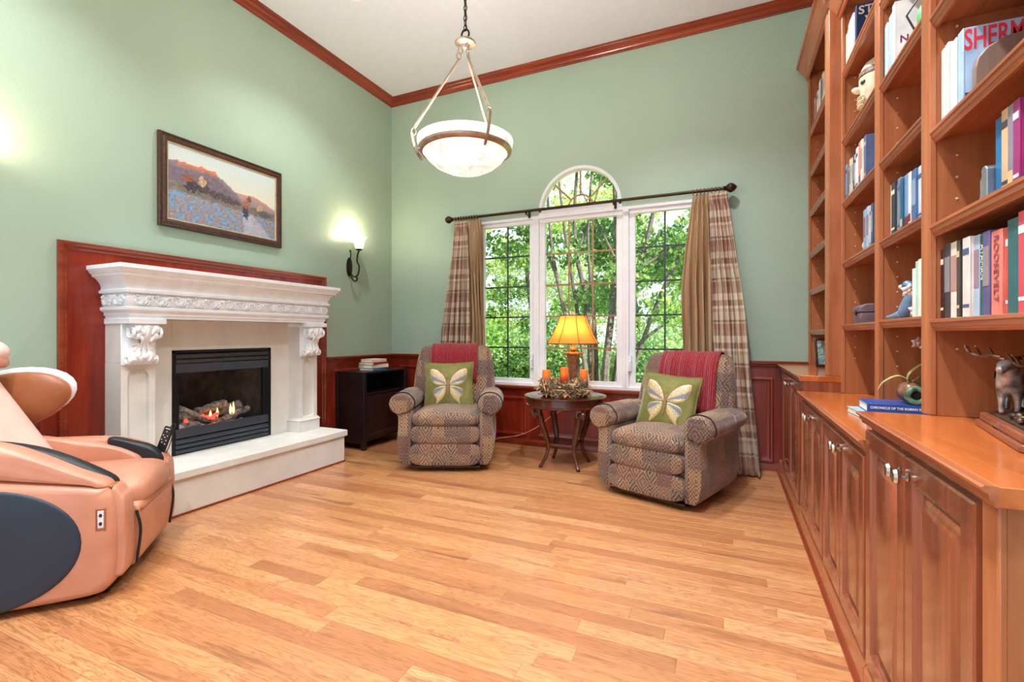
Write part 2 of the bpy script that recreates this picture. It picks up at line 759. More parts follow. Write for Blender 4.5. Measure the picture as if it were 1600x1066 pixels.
for k in range(4):
    p0, p1 = sector(RH, RI, PI * k / 4, PI * (k + 1) / 4)
    MB().prism(p0 + p1[::-1], 'y', YW, YW + .004).build('pane', 'window_glass', w4)
hub = [(AX + RH * math.cos(PI * i / 16), AZ + .02 + RH * math.sin(PI * i / 16)) for i in range(17)]
MB().prism(hub, 'y', YW, YW + .004).build('pane', 'window_glass', w4)
for k in (1, 2, 3):
    a = PI * k / 4
    d = Vector((math.cos(a), 0, math.sin(a)))
    MB().tube([Vector((AX, YW + .008, AZ + .01)) + d * RH, Vector((AX, YW + .008, AZ + .01)) + d * RI], .009, 4).build('grille_bar', 'grille_tan', w4)
MB().tube([(AX + RH * math.cos(PI * i / 16), YW + .008, AZ + .02 + RH * math.sin(PI * i / 16)) for i in range(17)], .009, 4).build('grille_bar', 'grille_tan', w4)

# ---- crown mouldings, wainscot, rails
CROWN = [(0, 3.845), (.012, 3.845), (.014, 3.858), (.024, 3.862), (.03, 3.872), (.05, 3.888), (.072, 3.897), (.078, 3.905), (.09, 3.908), (.09, ZC), (0, ZC)]
struct(MB().mould([(XL, YF), (XL, YB)], CROWN).build('trim_1', 'cherry_trim_y'))
struct(MB().mould([(XL, YB), (0.72, YB)], CROWN).build('trim_2', 'cherry_trim_x'))
RAIL = [(0, .862), (.014, .862), (.016, .875), (.024, .88), (.026, .895), (.036, .90), (.038, .918), (.03, .924), (0, .924)]
PANELP = [(0, 0), (0, .014), (.008, .018), (.02, .016), (.03, .006), (.042, .004), (.05, .0005)]
# overmantel field
PY0, PY1, PZ = 1.479, 3.545, 1.71
om = MB()
om.box(XL + .0005, PY0, 0, XL + .014, 2.07, PZ).box(XL + .0005, 2.91, 0, XL + .014, PY1, PZ).box(XL + .0005, 2.07, 1.06, XL + .014, 2.91, PZ)
field = om.build('overmantel_panel', 'cherry_panel', wall_left)
bp = MB()
OUT = [(0, 0), (0, .022), (.004, .030), (.018, .032), (.026, .024), (.04, .022), (.048, .014), (.05, .012)]
fnL = lambda u, v, h: (XL + h, u, v)
bp.frame(fnL, PY0 - .004, PY1 + .004, -0.06, PZ + .004, OUT, fill=False)
bp.build('overmantel_moulding', 'cherry_trim_y', wall_left)
# left wall wainscot either side of the field
for (a, b, panels) in ((YF, PY0 - .005, [(.55, 1.40)]), (PY1 + .005, YB, [(3.63, 4.50)])):
    MB().box(XL + .0005, a, 0, XL + .012, b, .89).build('wainscot_board', 'cherry_panel', wall_left)
    for p0, p1 in panels:
        MB().frame(lambda u, v, h: (XL + .012 + h, u, v), p0, p1, .10, .79, PANELP, fill=False).build('wainscot_frame', 'cherry_panel', wall_left)
struct(MB().mould([(XL, YF), (XL, PY0 - .004)], RAIL).build('trim_3', 'cherry_trim_y'))
struct(MB().mould([(XL, PY1 + .004), (XL, YB)], RAIL).build('trim_4', 'cherry_trim_y'))
# back wall wainscot
fnB = lambda u, v, h: (u, YB - .012 - h, v)
MB().box(XL + .012, YB - .012, 0, WX0 - .03, YB - .0005, .89).build('wainscot_board', 'cherry_panel', wall_back)
MB().box(WX1 + .03, YB - .012, 0, .42, YB - .0005, .89).build('wainscot_board', 'cherry_panel', wall_back)
MB().box(WX0 - .03, YB - .012, 0, WX1 + .03, YB - .0005, .60).build('wainscot_board', 'cherry_panel', wall_back)
for u0, u1, v0, v1 in ((-3.50, -2.62, .10, .79), (-2.42, -1.89, .10, .50), (-1.77, -.90, .10, .50), (-.78, -.24, .10, .50), (-.06, .362, .07, .785)):
    MB().frame(fnB, u0, u1, v0, v1, PANELP, fill=False).build('wainscot_frame', 'cherry_panel', wall_back)
struct(MB().mould([(XL, YB), (WX0 - .03, YB)], RAIL).build('trim_5', 'cherry_trim_x'))
struct(MB().mould([(WX1 + .03, YB), (.615, YB)], RAIL).build('trim_6', 'cherry_trim_x'))
SILL = [(0, .552), (.016, .552), (.02, .57), (.03, .578), (.032, .59), (.05, .594), (.052, .612), (.046, .617), (0, .617)]
struct(MB().mould([(WX0 - .04, YB), (WX1 + .04, YB)], SILL).build('trim_7', 'cherry_trim_x'))
BASE = [(0, 0), (.022, 0), (.022, .05), (.017, .06), (.012, .062), (0, .062)]
struct(MB().mould([(XL, YB), (.42, YB)], BASE).build('baseboard_back', 'cherry_trim_x'))
struct(MB().mould([(XL, YF), (XL, 1.60)], BASE).build('baseboard_left', 'cherry_trim_y'))
# power outlet on the left wainscot
ou = thing('wall_outlet', 'black power outlet low on the red wainscot beside the hearth', 'outlet', (XL + .012, 3.71, .34))
MB().box(0, -.037, -.06, .006, .037, .06).build('cover_plate', plain('outlet_black', (22, 20, 22), .4), ou, bevel=.002)
for dz in (-.025, .025):
    MB().box(.006, -.016, dz - .014, .009, .016, dz + .014).build('socket', plain('outlet_socket', (40, 38, 40), .5), ou)
# recessed ceiling lights along the bookcase, plus unseen cans added as room fill
def can_light(x, y, watts, label, col=(.94, .97, 1.0)):
    t = thing('recessed_or_fill_light', label, 'ceiling light', (x, y, ZC))
    MB().lathe([(.055, .0), (.085, .0), (.09, -.006), (.085, -.01), (.06, -.008), (.055, 0)], n=24, caps=False).build('trim_ring', 'white_vinyl', t)
    MB().lathe([(.001, -.002), (.055, -.002), (.055, -.001), (.001, -.001)], n=20).build('lens', emit('can_lens', (255, 240, 215), 6), t)
    ld = bpy.data.lights.new('can', 'SPOT')
    ld.energy = watts
    ld.color = col
    ld.spot_size = math.radians(118)
    ld.spot_blend = 0.7
    ld.shadow_soft_size = 0.06
    o = bpy.data.objects.new('can', ld)
    o.location = (x, y, ZC - .02)
    o.rotation_euler = (0, 0, 0)
    COL.objects.link(o)


can_light(-.28, 3.05, 200, 'recessed ceiling light nearest the window, above the bookcase')
can_light(-.28, 1.45, 230, 'recessed ceiling light above the middle of the bookcase')
can_light(-.28, .15, 210, 'recessed ceiling light above the near end of the bookcase')
can_light(-2.75, .95, 160, 'unseen fill light added in the ceiling above the tan massage chair')
can_light(-1.5, .1, 230, 'unseen fill light added in the ceiling behind the hanging pendant')
can_light(-2.75, 3.0, 95, 'unseen fill light added in the ceiling above the fireplace hearth')

# ================================================================== outside the window
def make_leaf(name, c0, c1, c2):
    t = NT(name)
    at = t.n('ShaderNodeAttribute', attribute_name='leaf')
    sp = t.n('ShaderNodeSeparateColor')
    t.l(at.outputs['Color'], sp.inputs[0])
    col = t.ramp(sp.outputs[0], [(0, c0), (.5, c1), (1, c2)])
    df = t.n('ShaderNodeBsdfDiffuse')
    tl = t.n('ShaderNodeBsdfTranslucent')
    mx = t.n('ShaderNodeMixShader')
    mx.inputs[0].default_value = 0.45
    t.l(col, df.inputs[0])
    t.l(col, tl.inputs[0])
    t.l(df.outputs[0], mx.inputs[1])
    t.l(tl.outputs[0], mx.inputs[2])
    t.l(mx.outputs[0], t.out.inputs[0])


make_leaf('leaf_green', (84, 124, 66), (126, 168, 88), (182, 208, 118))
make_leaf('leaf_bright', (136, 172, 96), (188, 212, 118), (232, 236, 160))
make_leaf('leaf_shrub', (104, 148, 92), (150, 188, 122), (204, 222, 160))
plain('bark', (84, 76, 68), .9, var=.3, scale=20, bump=.6, bscale=40)
plain('lawn_green', (150, 176, 96), .95, var=.2, scale=8)


def leaf_cloud(name, centers, mat, parent, size=(.065, .125), seed=1):
    """one mesh of small folded leaves, centers: list of (c, radii, count)"""
    g = np.random.default_rng(seed)
    P = []
    for c, r, n in centers:
        d = g.normal(size=(n, 3))
        d /= np.linalg.norm(d, axis=1)[:, None]
        rad = g.uniform(0.25, 1.0, size=(n, 1)) ** 0.6
        P.append(np.array(c) + d * rad * np.array(r))
    P = np.concatenate(P)
    n = len(P)
    a = g.normal(size=(n, 3))
    a /= np.linalg.norm(a, axis=1)[:, None]
    b = np.cross(a, g.normal(size=(n, 3)))
    b /= np.linalg.norm(b, axis=1)[:, None]
    s = g.uniform(size[0], size[1], size=(n, 1))
    c = np.cross(a, b)
    V = np.empty((n, 4, 3))
    V[:, 0] = P - a * s * .5
    V[:, 1] = P + b * s * .32 + c * s * .08
    V[:, 2] = P + a * s * .5
    V[:, 3] = P - b * s * .32 + c * s * .08
    V = V.reshape(-1, 3)
    me = bpy.data.meshes.new(name)
    me.vertices.add(n * 4)
    me.vertices.foreach_set('co', V.ravel())
    tri = np.empty((n, 2, 3), dtype=np.int32)
    base = np.arange(n)[:, None] * 4
    tri[:, 0] = base + np.array([0, 1, 2])
    tri[:, 1] = base + np.array([0, 2, 3])
    me.loops.add(n * 6)
    me.loops.foreach_set('vertex_index', tri.ravel())
    me.polygons.add(n * 2)
    me.polygons.foreach_set('loop_start', np.arange(n * 2) * 3)
    me.update()
    at = me.color_attributes.new('leaf', 'FLOAT_COLOR', 'POINT')
    rv = np.repeat(g.random((n, 1)), 4, axis=0)
    at.data.foreach_set('color', np.concatenate([rv, rv, rv, np.ones_like(rv)], axis=1).astype(np.float32).ravel())
    me.materials.append(MATS[mat])
    o = bpy.data.objects.new(name, me)
    COL.objects.link(o)
    o.parent = parent
    return stuff(o)


struct(MB().box(-30, YB + .2, -.62, 22, 60, -.5).build('ground', 'lawn_green'))
trnd = random.Random(3)


def tree(label, base, stems, leaf, clouds, seed, name='tree'):
    t = thing(name, label, 'tree', base)
    for st in stems:
        pts = spline(st['p'], 5)
        n = len(pts)
        MB().tube(pts, [lerp(st['r'], st['r'] * .3, (i / (n - 1)) ** .8) for i in range(n)], 8).build('trunk', 'bark', t)
    leaf_cloud('foliage', clouds, leaf, t, seed=seed)
    return t


# main clump: seven leaning stems seen through the middle and right windows
B0 = (-1.95, 7.7, -.5)
stems = []
for xs, r in (((-.07, -.28, -.56, -.81, -.95), .06), ((-.01, -.14, -.39, -.47, -.65), .055), ((.05, -.07, -.21, -.36, -.32), .07), ((.09, .01, -.10, -.14, -.07), .05),
              ((.15, .18, .25, .32, .28), .085), ((.20, .32, .56, .82, 1.17), .08), ((.25, .56, 1.0, 1.42, 1.82), .05)):
    stems.append({'p': [(xs[k], trnd.uniform(-.25, .25) * k * .5, z) for k, z in enumerate((0, 1.05, 2.2, 3.3, 5.1))], 'r': r})
for pts_, r in (([(-.70, 0, 2.7), (-1.08, .15, 3.4), (-1.65, .3, 4.1)], .03), ([(.71, 0, 2.7), (1.17, .15, 3.0), (1.73, .3, 3.25)], .03),
                ([(.56, 0, 1.4), (.98, .15, 1.75), (1.45, .3, 2.1)], .035), ([(-.28, 0, 3.1), (-.05, .15, 3.9), (.13, .3, 4.8)], .025),
                ([(.30, 0, 2.9), (-.05, .15, 3.6), (-.37, .3, 4.2)], .025)):
    stems.append({'p': pts_, 'r': r})
cl = []
for i in range(60):
    cl.append(((trnd.uniform(-1.8, 2.1), trnd.uniform(-.1, 1.7), trnd.uniform(1.8, 6.1)), (.40, .40, .28), 260))
tree('large tree with several leaning grey trunks outside the middle window', B0, stems, 'leaf_green', cl, 21)
# tree to the left, its branch crossing the left window
B1 = (-5.4, 8.6, -.5)
stems = [{'p': [(0, 0, 0), (.1, 0, 1.4), (-.1, .1, 2.8), (.2, .2, 5)], 'r': .1},
         {'p': [(.05, 0, 1.6), (.8, -.2, 2.3), (1.5, -.3, 2.3)], 'r': .045},
         {'p': [(-.05, 0, 2.2), (.5, -.3, 3.4), (1.1, -.5, 4.6)], 'r': .05}]
cl = [((trnd.uniform(-1.6, 1.9), trnd.uniform(-1, 1), trnd.uniform(1.5, 5.4)), (.44, .44, .30), 260) for i in range(60)]
tree('dark green leafy tree standing outside the left window', B1, stems, 'leaf_green', cl, 22)
# taller trees behind, letting sky through
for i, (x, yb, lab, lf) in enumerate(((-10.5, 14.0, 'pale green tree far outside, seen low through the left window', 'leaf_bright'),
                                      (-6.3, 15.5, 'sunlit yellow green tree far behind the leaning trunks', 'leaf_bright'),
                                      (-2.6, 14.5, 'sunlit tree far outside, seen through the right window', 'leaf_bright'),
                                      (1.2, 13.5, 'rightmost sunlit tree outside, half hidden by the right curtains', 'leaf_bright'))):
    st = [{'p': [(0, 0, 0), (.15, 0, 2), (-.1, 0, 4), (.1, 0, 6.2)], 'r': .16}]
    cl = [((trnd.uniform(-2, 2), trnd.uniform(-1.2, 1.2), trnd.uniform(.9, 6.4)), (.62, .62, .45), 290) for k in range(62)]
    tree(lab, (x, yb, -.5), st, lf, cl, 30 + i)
# shrubs low down
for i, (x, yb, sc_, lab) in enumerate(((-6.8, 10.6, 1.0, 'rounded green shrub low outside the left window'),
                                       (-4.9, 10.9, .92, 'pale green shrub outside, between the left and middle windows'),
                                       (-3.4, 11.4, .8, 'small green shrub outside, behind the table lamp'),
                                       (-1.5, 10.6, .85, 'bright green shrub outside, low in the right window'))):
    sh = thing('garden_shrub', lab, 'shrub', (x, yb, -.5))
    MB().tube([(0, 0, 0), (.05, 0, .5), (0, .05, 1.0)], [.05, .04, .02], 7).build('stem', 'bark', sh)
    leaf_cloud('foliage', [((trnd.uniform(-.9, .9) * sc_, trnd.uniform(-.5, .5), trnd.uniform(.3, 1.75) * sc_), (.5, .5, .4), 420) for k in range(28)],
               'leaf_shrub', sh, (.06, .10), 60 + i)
# ================================================================== fireplace
FPC = 2.49
fp = thing('fireplace_surround', 'carved cream limestone fireplace surround with mantel and raised hearth', 'fireplace', (XL + .02, FPC, 0))
X0 = XL + .0145


def stone(mb, name, mat='limestone', parent=None, **k):
    return mb.build(name, mat, parent or fp, world=True, **k)


# hearth: base and slabs
stone(MB().box(X0, FPC - .81, 0, -3.157, FPC + .83, .23), 'hearth_base', bevel=.004)
sl = MB().box(X0, FPC - .83, .23, -3.135, FPC + .85, .285)
stone(sl, 'hearth_slab', bevel=.008, bseg=3)
stone(MB().box(-3.157, FPC - .81, 0, -3.147, FPC + .83, .014), 'floor_bead', 'cherry_trim_y', bevel=.003)
# surround panel around the insert
IY0, IY1, IZ1 = 2.089, 2.888, 1.035
SX = -3.575
sp_ = MB()
sp_.box(X0, FPC - .60, .285, SX, IY0, 1.25).box(X0, IY1, .285, SX, FPC + .60, 1.25).box(X0, IY0, IZ1, SX, IY1, 1.25)
stone(sp_, 'surround_panel', bevel=.002)


def ray_poly(poly, ang):
    dx, dy = math.cos(ang), math.sin(ang)
    best = None
    n = len(poly)
    for i in range(n):
        x1, y1 = poly[i]
        x2, y2 = poly[(i + 1) % n]
        ex, ey = x2 - x1, y2 - y1
        den = dx * ey - dy * ex
        if abs(den) < 1e-12:
            continue
        t = (x1 * ey - y1 * ex) / den
        s = (x1 * dy - y1 * dx) / den
        if t > 0 and -1e-6 <= s <= 1 + 1e-6:
            best = t if best is None else min(best, t)
    return best


def arched_panel(mb, fn, u0, u1, v0, v1, m, depth, arch=True):
    """rectangular face with a sunk arched panel, fn(u,v,h)"""
    cu, cv = (u0 + u1) / 2, (v0 + v1) / 2
    outer = [(u0 - cu, v0 - cv), (u1 - cu, v0 - cv), (u1 - cu, v1 - cv), (u0 - cu, v1 - cv)]
    r = (u1 - u0) / 2 - m
    zt = v1 - m - r - cv
    inner = [(-r, v0 + m - cv), (r, v0 + m - cv)] + [(r * math.cos(PI * i / 14), zt + r * math.sin(PI * i / 14)) for i in range(15)]
    angs = sorted(set([round(math.atan2(p[1], p[0]), 6) for p in outer + inner]))
    O = [(math.cos(a) * ray_poly(outer, a), math.sin(a) * ray_poly(outer, a)) for a in angs]
    I = [(math.cos(a) * ray_poly(inner, a), math.sin(a) * ray_poly(inner, a)) for a in angs]
    S = [(p[0] * .86, p[1] * .965) for p in I]
    rs = [[fn(cu + p[0], cv + p[1], 0) for p in O], [fn(cu + p[0], cv + p[1], 0) for p in I],
          [fn(cu + p[0] * .93, cv + p[1] * .985, -depth) for p in I], [fn(cu + p[0], cv + p[1], -depth) for p in S]]
    mb.rings(rs, True, False, True)


for s in (-1, 1):
    yc = FPC + s * .682
    hw = .098
    pl = MB().box(X0, yc - .116, .285, -3.425, yc + .116, .375)
    pl.mould([(X0, yc - .098), (-3.44, yc - .098), (-3.44, yc + .098), (X0, yc + .098)],
             [(0, .375), (.02, .375), (.022, .385), (.012, .392), (.010, .402), (0, .405)])
    pil = MB()
    pil.box(X0, yc - hw, .375, -3.468, yc + hw, .97)
    XF = -3.44
    pil.add([(-3.468, yc - hw, .375), (XF, yc - hw, .375), (XF, yc - hw, .97), (-3.468, yc - hw, .97)], [(0, 1, 2, 3)])
    pil.add([(-3.468, yc + hw, .375), (XF, yc + hw, .375), (XF, yc + hw, .97), (-3.468, yc + hw, .97)], [(0, 1, 2, 3)])
    arched_panel(pil, lambda u, v, h: (XF + h, u, v), yc - hw, yc + hw, .375, .97, .036, .024)
    pp = stone(pil, 'pilaster', bevel=0)
    stone(pl, 'plinth', parent=pp, bevel=.003)
    stone(MB().box(X0, yc - hw, .97, -3.44, yc + hw, 1.25), 'pilaster_head', bevel=.002)
    # corbel: S-scroll bracket with carved acanthus
    cb = MB()
    prof = [(-3.44, .965), (-3.425, .962), (-3.40, .975), (-3.385, 1.0), (-3.385, 1.03), (-3.395, 1.06), (-3.395, 1.09), (-3.375, 1.13), (-3.345, 1.165), (-3.335, 1.195), (-3.345, 1.215), (-3.44, 1.215)]
    cb.prism(prof, 'y', yc - .07, yc + .07)
    cb.box(-3.44, yc - .10, .955, -3.432, yc + .10, 1.215)
    co = stone(cb, 'corbel', 'limestone_white', bevel=.006)
    stone(MB().box(X0, yc - .105, 1.215, -3.325, yc + .105, 1.25), 'corbel_cap', 'limestone_white', bevel=.004)
    ac = MB()
    for q in (-1, 1):
        # side volutes
        for (cz, cx, r) in ((1.165, -3.365, .042), (.99, -3.40, .028)):
            pts = []
            for i in range(22):
                a = q * 0 + i / 21 * 4.2 * PI
                rr = r * (1 - i / 26)
                pts.append((cx + rr * math.cos(a + 2.2), yc + q * .078, cz + rr * math.sin(a + 2.2)))
            ac.tube(pts, [.011 - .0003 * i for i in range(22)], 6)
        # leaf lobes cascading down the front
        for i in range(5):
            z = 1.185 - i * .042
            xx = -3.345 - .008 * i - (.03 if i in (2, 3) else 0)
            ac.ell((xx, yc + q * (.052 - .004 * i), z), (.02, .022, .03), 8, 6, Matrix.Rotation(q * .6, 3, 'X'))
            ac.ell((xx + .006, yc + q * (.03), z - .018), (.014, .012, .026), 8, 6, Matrix.Rotation(-q * .4, 3, 'X'))
        ac.tube(spline([(-3.335, yc + q * .012, 1.205), (-3.345, yc + q * .014, 1.14), (-3.385, yc + q * .02, 1.07), (-3.375, yc + q * .045, 1.0), (-3.385, yc + q * .07, .985)], 5), .010, 6)
        ac.ell((-3.385, yc + q * .055, .992), (.02, .03, .016), 8, 6)
    ac.ell((-3.375, yc, 1.01), (.018, .035, .022), 10, 6)
    ac.tube(spline([(-3.328, yc, 1.205), (-3.338, yc, 1.15), (-3.382, yc, 1.08), (-3.37, yc, 1.01)], 5), .012, 6)
    stone(ac, 'acanthus_carving', 'limestone_white', parent=co)

# mantel: moulded cornice wrapped round three sides
UP = [(XL + .015, FPC - .77), (-3.36, FPC - .77), (-3.36, FPC + .77), (XL + .015, FPC + .77)]


def wrap(prof, name, mat='limestone_white', inner=-.12, **k):
    z0, z1 = prof[0][1], prof[-1][1]
    p = prof + [(inner, z1), (inner, z0)]
    return stone(MB().mould(UP, p), name, mat, **k)


wrap([(0, 1.25), (.008, 1.25), (.010, 1.266), (.018, 1.270), (.018, 1.288), (.030, 1.294), (.038, 1.304), (.038, 1.318), (.030, 1.324)], 'lower_moulding')
fr_ = wrap([(.016, 1.324), (.026, 1.335), (.032, 1.365), (.026, 1.395), (.016, 1.406)], 'frieze')
wrap([(.036, 1.406), (.044, 1.410), (.044, 1.424), (.036, 1.430), (.032, 1.436), (.034, 1.455), (.044, 1.478), (.060, 1.498), (.074, 1.508), (.080, 1.510),
      (.082, 1.522), (.092, 1.530), (.100, 1.544), (.104, 1.548), (.108, 1.552), (.108, 1.575)], 'cornice')
stone(MB().box(XL + .016, FPC - .77 - .105, 1.555, -3.256, FPC + .77 + .105, 1.577), 'mantel_shelf', 'limestone_white', bevel=.003)
stone(MB().box(XL + .016, FPC - .765, 1.25, -3.40, FPC + .765, 1.30), 'mantel_soffit', 'limestone')
# frieze carving: running leaf scroll along front and both returns
cv = MB()


def scroll_run(p0, p1, nx, ny, cnt):
    for i in range(cnt):
        t = (i + .5) / cnt
        b = Vector((lerp(p0[0], p1[0], t), lerp(p0[1], p1[1], t), 1.365))
        d = (Vector((p1[0], p1[1], 0)) - Vector((p0[0], p0[1], 0))).normalized()
        o = Vector((nx, ny, 0))
        sg = 1 if i % 2 else -1
        step = (Vector((p1[0], p1[1], 0)) - Vector((p0[0], p0[1], 0))).length / cnt
        pts = []
        for k in range(9):
            a = k / 8 * 1.7 * PI
            rr = step * .42 * (1 - k / 12)
            pts.append(b + d * (rr * math.cos(a)) + Vector((0, 0, sg * rr * math.sin(a))) + o * .034)
        cv.tube(pts, [.0085] * 5 + [.0065] * 4, 5)
        R_ = Matrix.Rotation(sg * .7, 3, o)
        for dd, dz in ((.30, .02), (-.35, -.018), (.05, .024), (-.1, -.026)):
            c = b + d * (step * dd) + Vector((0, 0, sg * dz)) + o * .032
            cv.add([c + R_ @ (d * .016), c + Vector((0, 0, .009)) + o * .004, c - R_ @ (d * .016), c - Vector((0, 0, .009)) + o * .004, c + o * .016],
                   [(0, 1, 4), (1, 2, 4), (2, 3, 4), (3, 0, 4)])


scroll_run((-3.36, FPC - .77), (-3.36, FPC + .77), 1, 0, 26)
scroll_run((XL + .03, FPC - .77), (-3.35, FPC - .77), 0, -1, 4)
scroll_run((XL + .03, FPC + .77), (-3.35, FPC + .77), 0, 1, 4)
stuff(stone(cv, 'frieze_carving', 'limestone_white', parent=fr_))

# gas insert
ins = thing('gas_fireplace_insert', 'black gas fireplace insert with glass front, logs and louvres', 'fireplace insert', (SX, (IY0 + IY1) / 2, .287))
plain('matte_steel', (62, 60, 58), .7, .2, var=.06)
plain('insert_steel', (72, 78, 88), .38, .5, var=.05)
plain('firebox_black', (82, 78, 76), .9, var=.2)


def ip(mb, name, mat='black_metal', parent=None, **k):
    return mb.build(name, mat, parent or ins, world=True, **k)


g = .001
a0, a1 = IY0 + g, IY1 - g
ip(MB().box(SX - .02, a0, .287, SX + .008, a0 + .018, IZ1 - g).box(SX - .02, a1 - .03, .287, SX + .008, a1, IZ1 - g).box(SX - .02, a0, IZ1 - .02, SX + .008, a1, IZ1 - g), 'outer_frame', bevel=.002)
for k in range(2):
    z = IZ1 - .04 - k * .035
    ip(MB().prism([(SX - .012, z - .012), (SX + .014, z - .018), (SX + .016, z + .004), (SX - .004, z + .014)], 'y', a0 + .018, a1 - .03), 'hood_louvre', 'matte_steel', bevel=.002)
ip(MB().box(SX - .015, a0 + .018, .872, SX + .012, a1 - .03, .935), 'upper_bar', 'insert_steel', bevel=.003)
ip(MB().box(SX - .015, a0 + .018, .405, SX + .006, a0 + .045, .872), 'glass_stile', bevel=.002)
ip(MB().box(SX - .015, a1 - .075, .405, SX + .006, a1 - .03, .872), 'glass_stile', bevel=.002)
ip(MB().box(SX - .006, a0 + .045, .41, SX - .002, a1 - .075, .872), 'glass_front', 'window_glass')
lp = ip(MB().box(SX - .015, a0 + .018, .405, SX + .012, a1 - .03, .47), 'lower_panel', 'insert_steel', bevel=.003)
ip(MB().box(SX + .012, a1 - .12, .442, SX + .0135, a1 - .055, .45), 'maker_badge', 'nickel', parent=lp)
for k in range(3):
    z = .300 + k * .035
    ip(MB().prism([(SX - .012, z), (SX + .012, z - .006), (SX + .016, z + .006), (SX - .002, z + .026)], 'y', a0 + .018, a1 - .03), 'louvre', 'insert_steel', bevel=.002)
BX = -4.02
fb = MB()
fb.add([(SX - .012, a0 + .02, .40), (SX - .012, a1 - .03, .40), (SX - .012, a1 - .03, .99), (SX - .012, a0 + .02, .99),
        (BX, a0 + .12, .40), (BX, a1 - .12, .40), (BX, a1 - .12, .95), (BX, a0 + .12, .95)],
       [(4, 5, 6, 7), (0, 1, 5, 4), (1, 2, 6, 5), (2, 3, 7, 6), (3, 0, 4, 7)])
ip(fb, 'firebox', 'firebox_black', solid=.004, smooth=0)
fc = MB().box(BX - .03, a0, .285, BX - .02, a1, 1.03).box(BX - .02, a0, 1.022, SX - .022, a1, 1.03).box(BX - .02, a0, .285, SX - .022, a1, .2875)
fc.box(BX - .02, a0, .2875, XL - .121, a0 + .01, 1.022).box(BX - .02, a1 - .01, .2875, XL - .121, a1, 1.022)
ip(fc, 'firebox_case', 'firebox_black', smooth=0)
ip(MB().box(SX - .10, a0 + .02, .29, SX - .02, a1 - .03, .40), 'burner_housing', 'firebox_black')
plain('log_bark', (140, 130, 122), .95, var=.4, scale=30, bump=.9, bscale=50)
lr = random.Random(8)
for (p, q, r) in (((-3.66, 2.18, .47), (-3.74, 2.52, .46), .035), ((-3.63, 2.16, .62), (-3.69, 2.46, .45), .022), ((-3.80, 2.25, .50), (-3.86, 2.80, .53), .05),
                  ((-3.66, 2.50, .455), (-3.72, 2.78, .53), .03), ((-3.74, 2.36, .55), (-3.78, 2.62, .58), .03)):
    P, Q = Vector(p), Vector(q)
    pts = [P.lerp(Q, i / 7) + Vector((lr.uniform(-1, 1), lr.uniform(-1, 1), lr.uniform(-1, 1))) * .008 for i in range(8)]
    ip(MB().tube(pts, [r * lr.uniform(.8, 1.15) for i in range(8)], 9), 'log', 'log_bark')
rk = MB()
for i in range(16):
    rk.ell((-3.62 - lr.random() * .1, lr.uniform(2.16, 2.72), .425 + lr.random() * .02), (.02, .024, .018), 7, 5, Matrix.Rotation(lr.random() * 3, 3, 'Z'))
rk.ell((-3.625, 2.165, .455), (.03, .04, .04), 9, 6)
stuff(ip(rk, 'lava_rock', 'limestone'))
for i, (y_, z_) in enumerate(((2.24, .50), (2.40, .505), (2.44, .50), (2.47, .52), (2.36, .52), (2.55, .46))):
    ip(MB().ell((-3.665, y_, z_), (.014, .016, .022), 8, 6, Matrix.Rotation(i * .6, 3, 'X')), 'ember', emit('ember_glow', (255, 60, 48), 2.2))
for (y_, h) in ((2.435, .055), (2.49, .07), (2.60, .085), (2.625, .10)):
    ip(MB().lathe([(.002, 0), (.009, h * .2), (.010, h * .4), (.005, h * .75), (.001, h)], c=(-3.68, y_, .50), n=8), 'flame', emit('flame_glow', (255, 196, 120), 3.0))

# ================================================================== painting
pw, ph = 1.006, .666
pic = thing('framed_painting', 'framed western landscape painting with orange mesa above the mantel', 'painting', (XL, 2.524, 2.2475))
plain('frame_brown', (74, 44, 26), .35, var=.25, scale=40)
plain('frame_beads', (58, 48, 44), .4, .3, var=.3, scale=60)
fnP = lambda u, v, h: (h, u, v)
MB().frame(fnP, -pw / 2, pw / 2, -ph / 2, ph / 2, [(0, .002), (0, .022), (.005, .030), (.014, .032), (.022, .026), (.034, .036), (.044, .034), (.054, .022), (.058, .018)], fill=False).build('frame', 'frame_brown', pic)
bd = MB()
for i in range(80):
    t_ = i / 80
    bd.ell((.030, lerp(-pw / 2 + .008, pw / 2 - .008, t_), ph / 2 - .008), (.005, .006, .006), 6, 4)
    bd.ell((.030, lerp(-pw / 2 + .008, pw / 2 - .008, t_), -ph / 2 + .008), (.005, .006, .006), 6, 4)
    if i % 2 == 0:
        bd.ell((.030, -pw / 2 + .008, lerp(-ph / 2 + .008, ph / 2 - .008, t_)), (.005, .006, .006), 6, 4)
        bd.ell((.030, pw / 2 - .008, lerp(-ph / 2 + .008, ph / 2 - .008, t_)), (.005, .006, .006), 6, 4)
bd.build('beaded_edge', 'frame_beads', pic)
MB().frame(fnP, -pw / 2 + .056, pw / 2 - .056, -ph / 2 + .056, ph / 2 - .056, [(0, .014), (0, .024), (.006, .022), (.009, .018)], fill=False).build('gold_liner', plain('gold_liner', (214, 190, 150), .35, .4), pic)


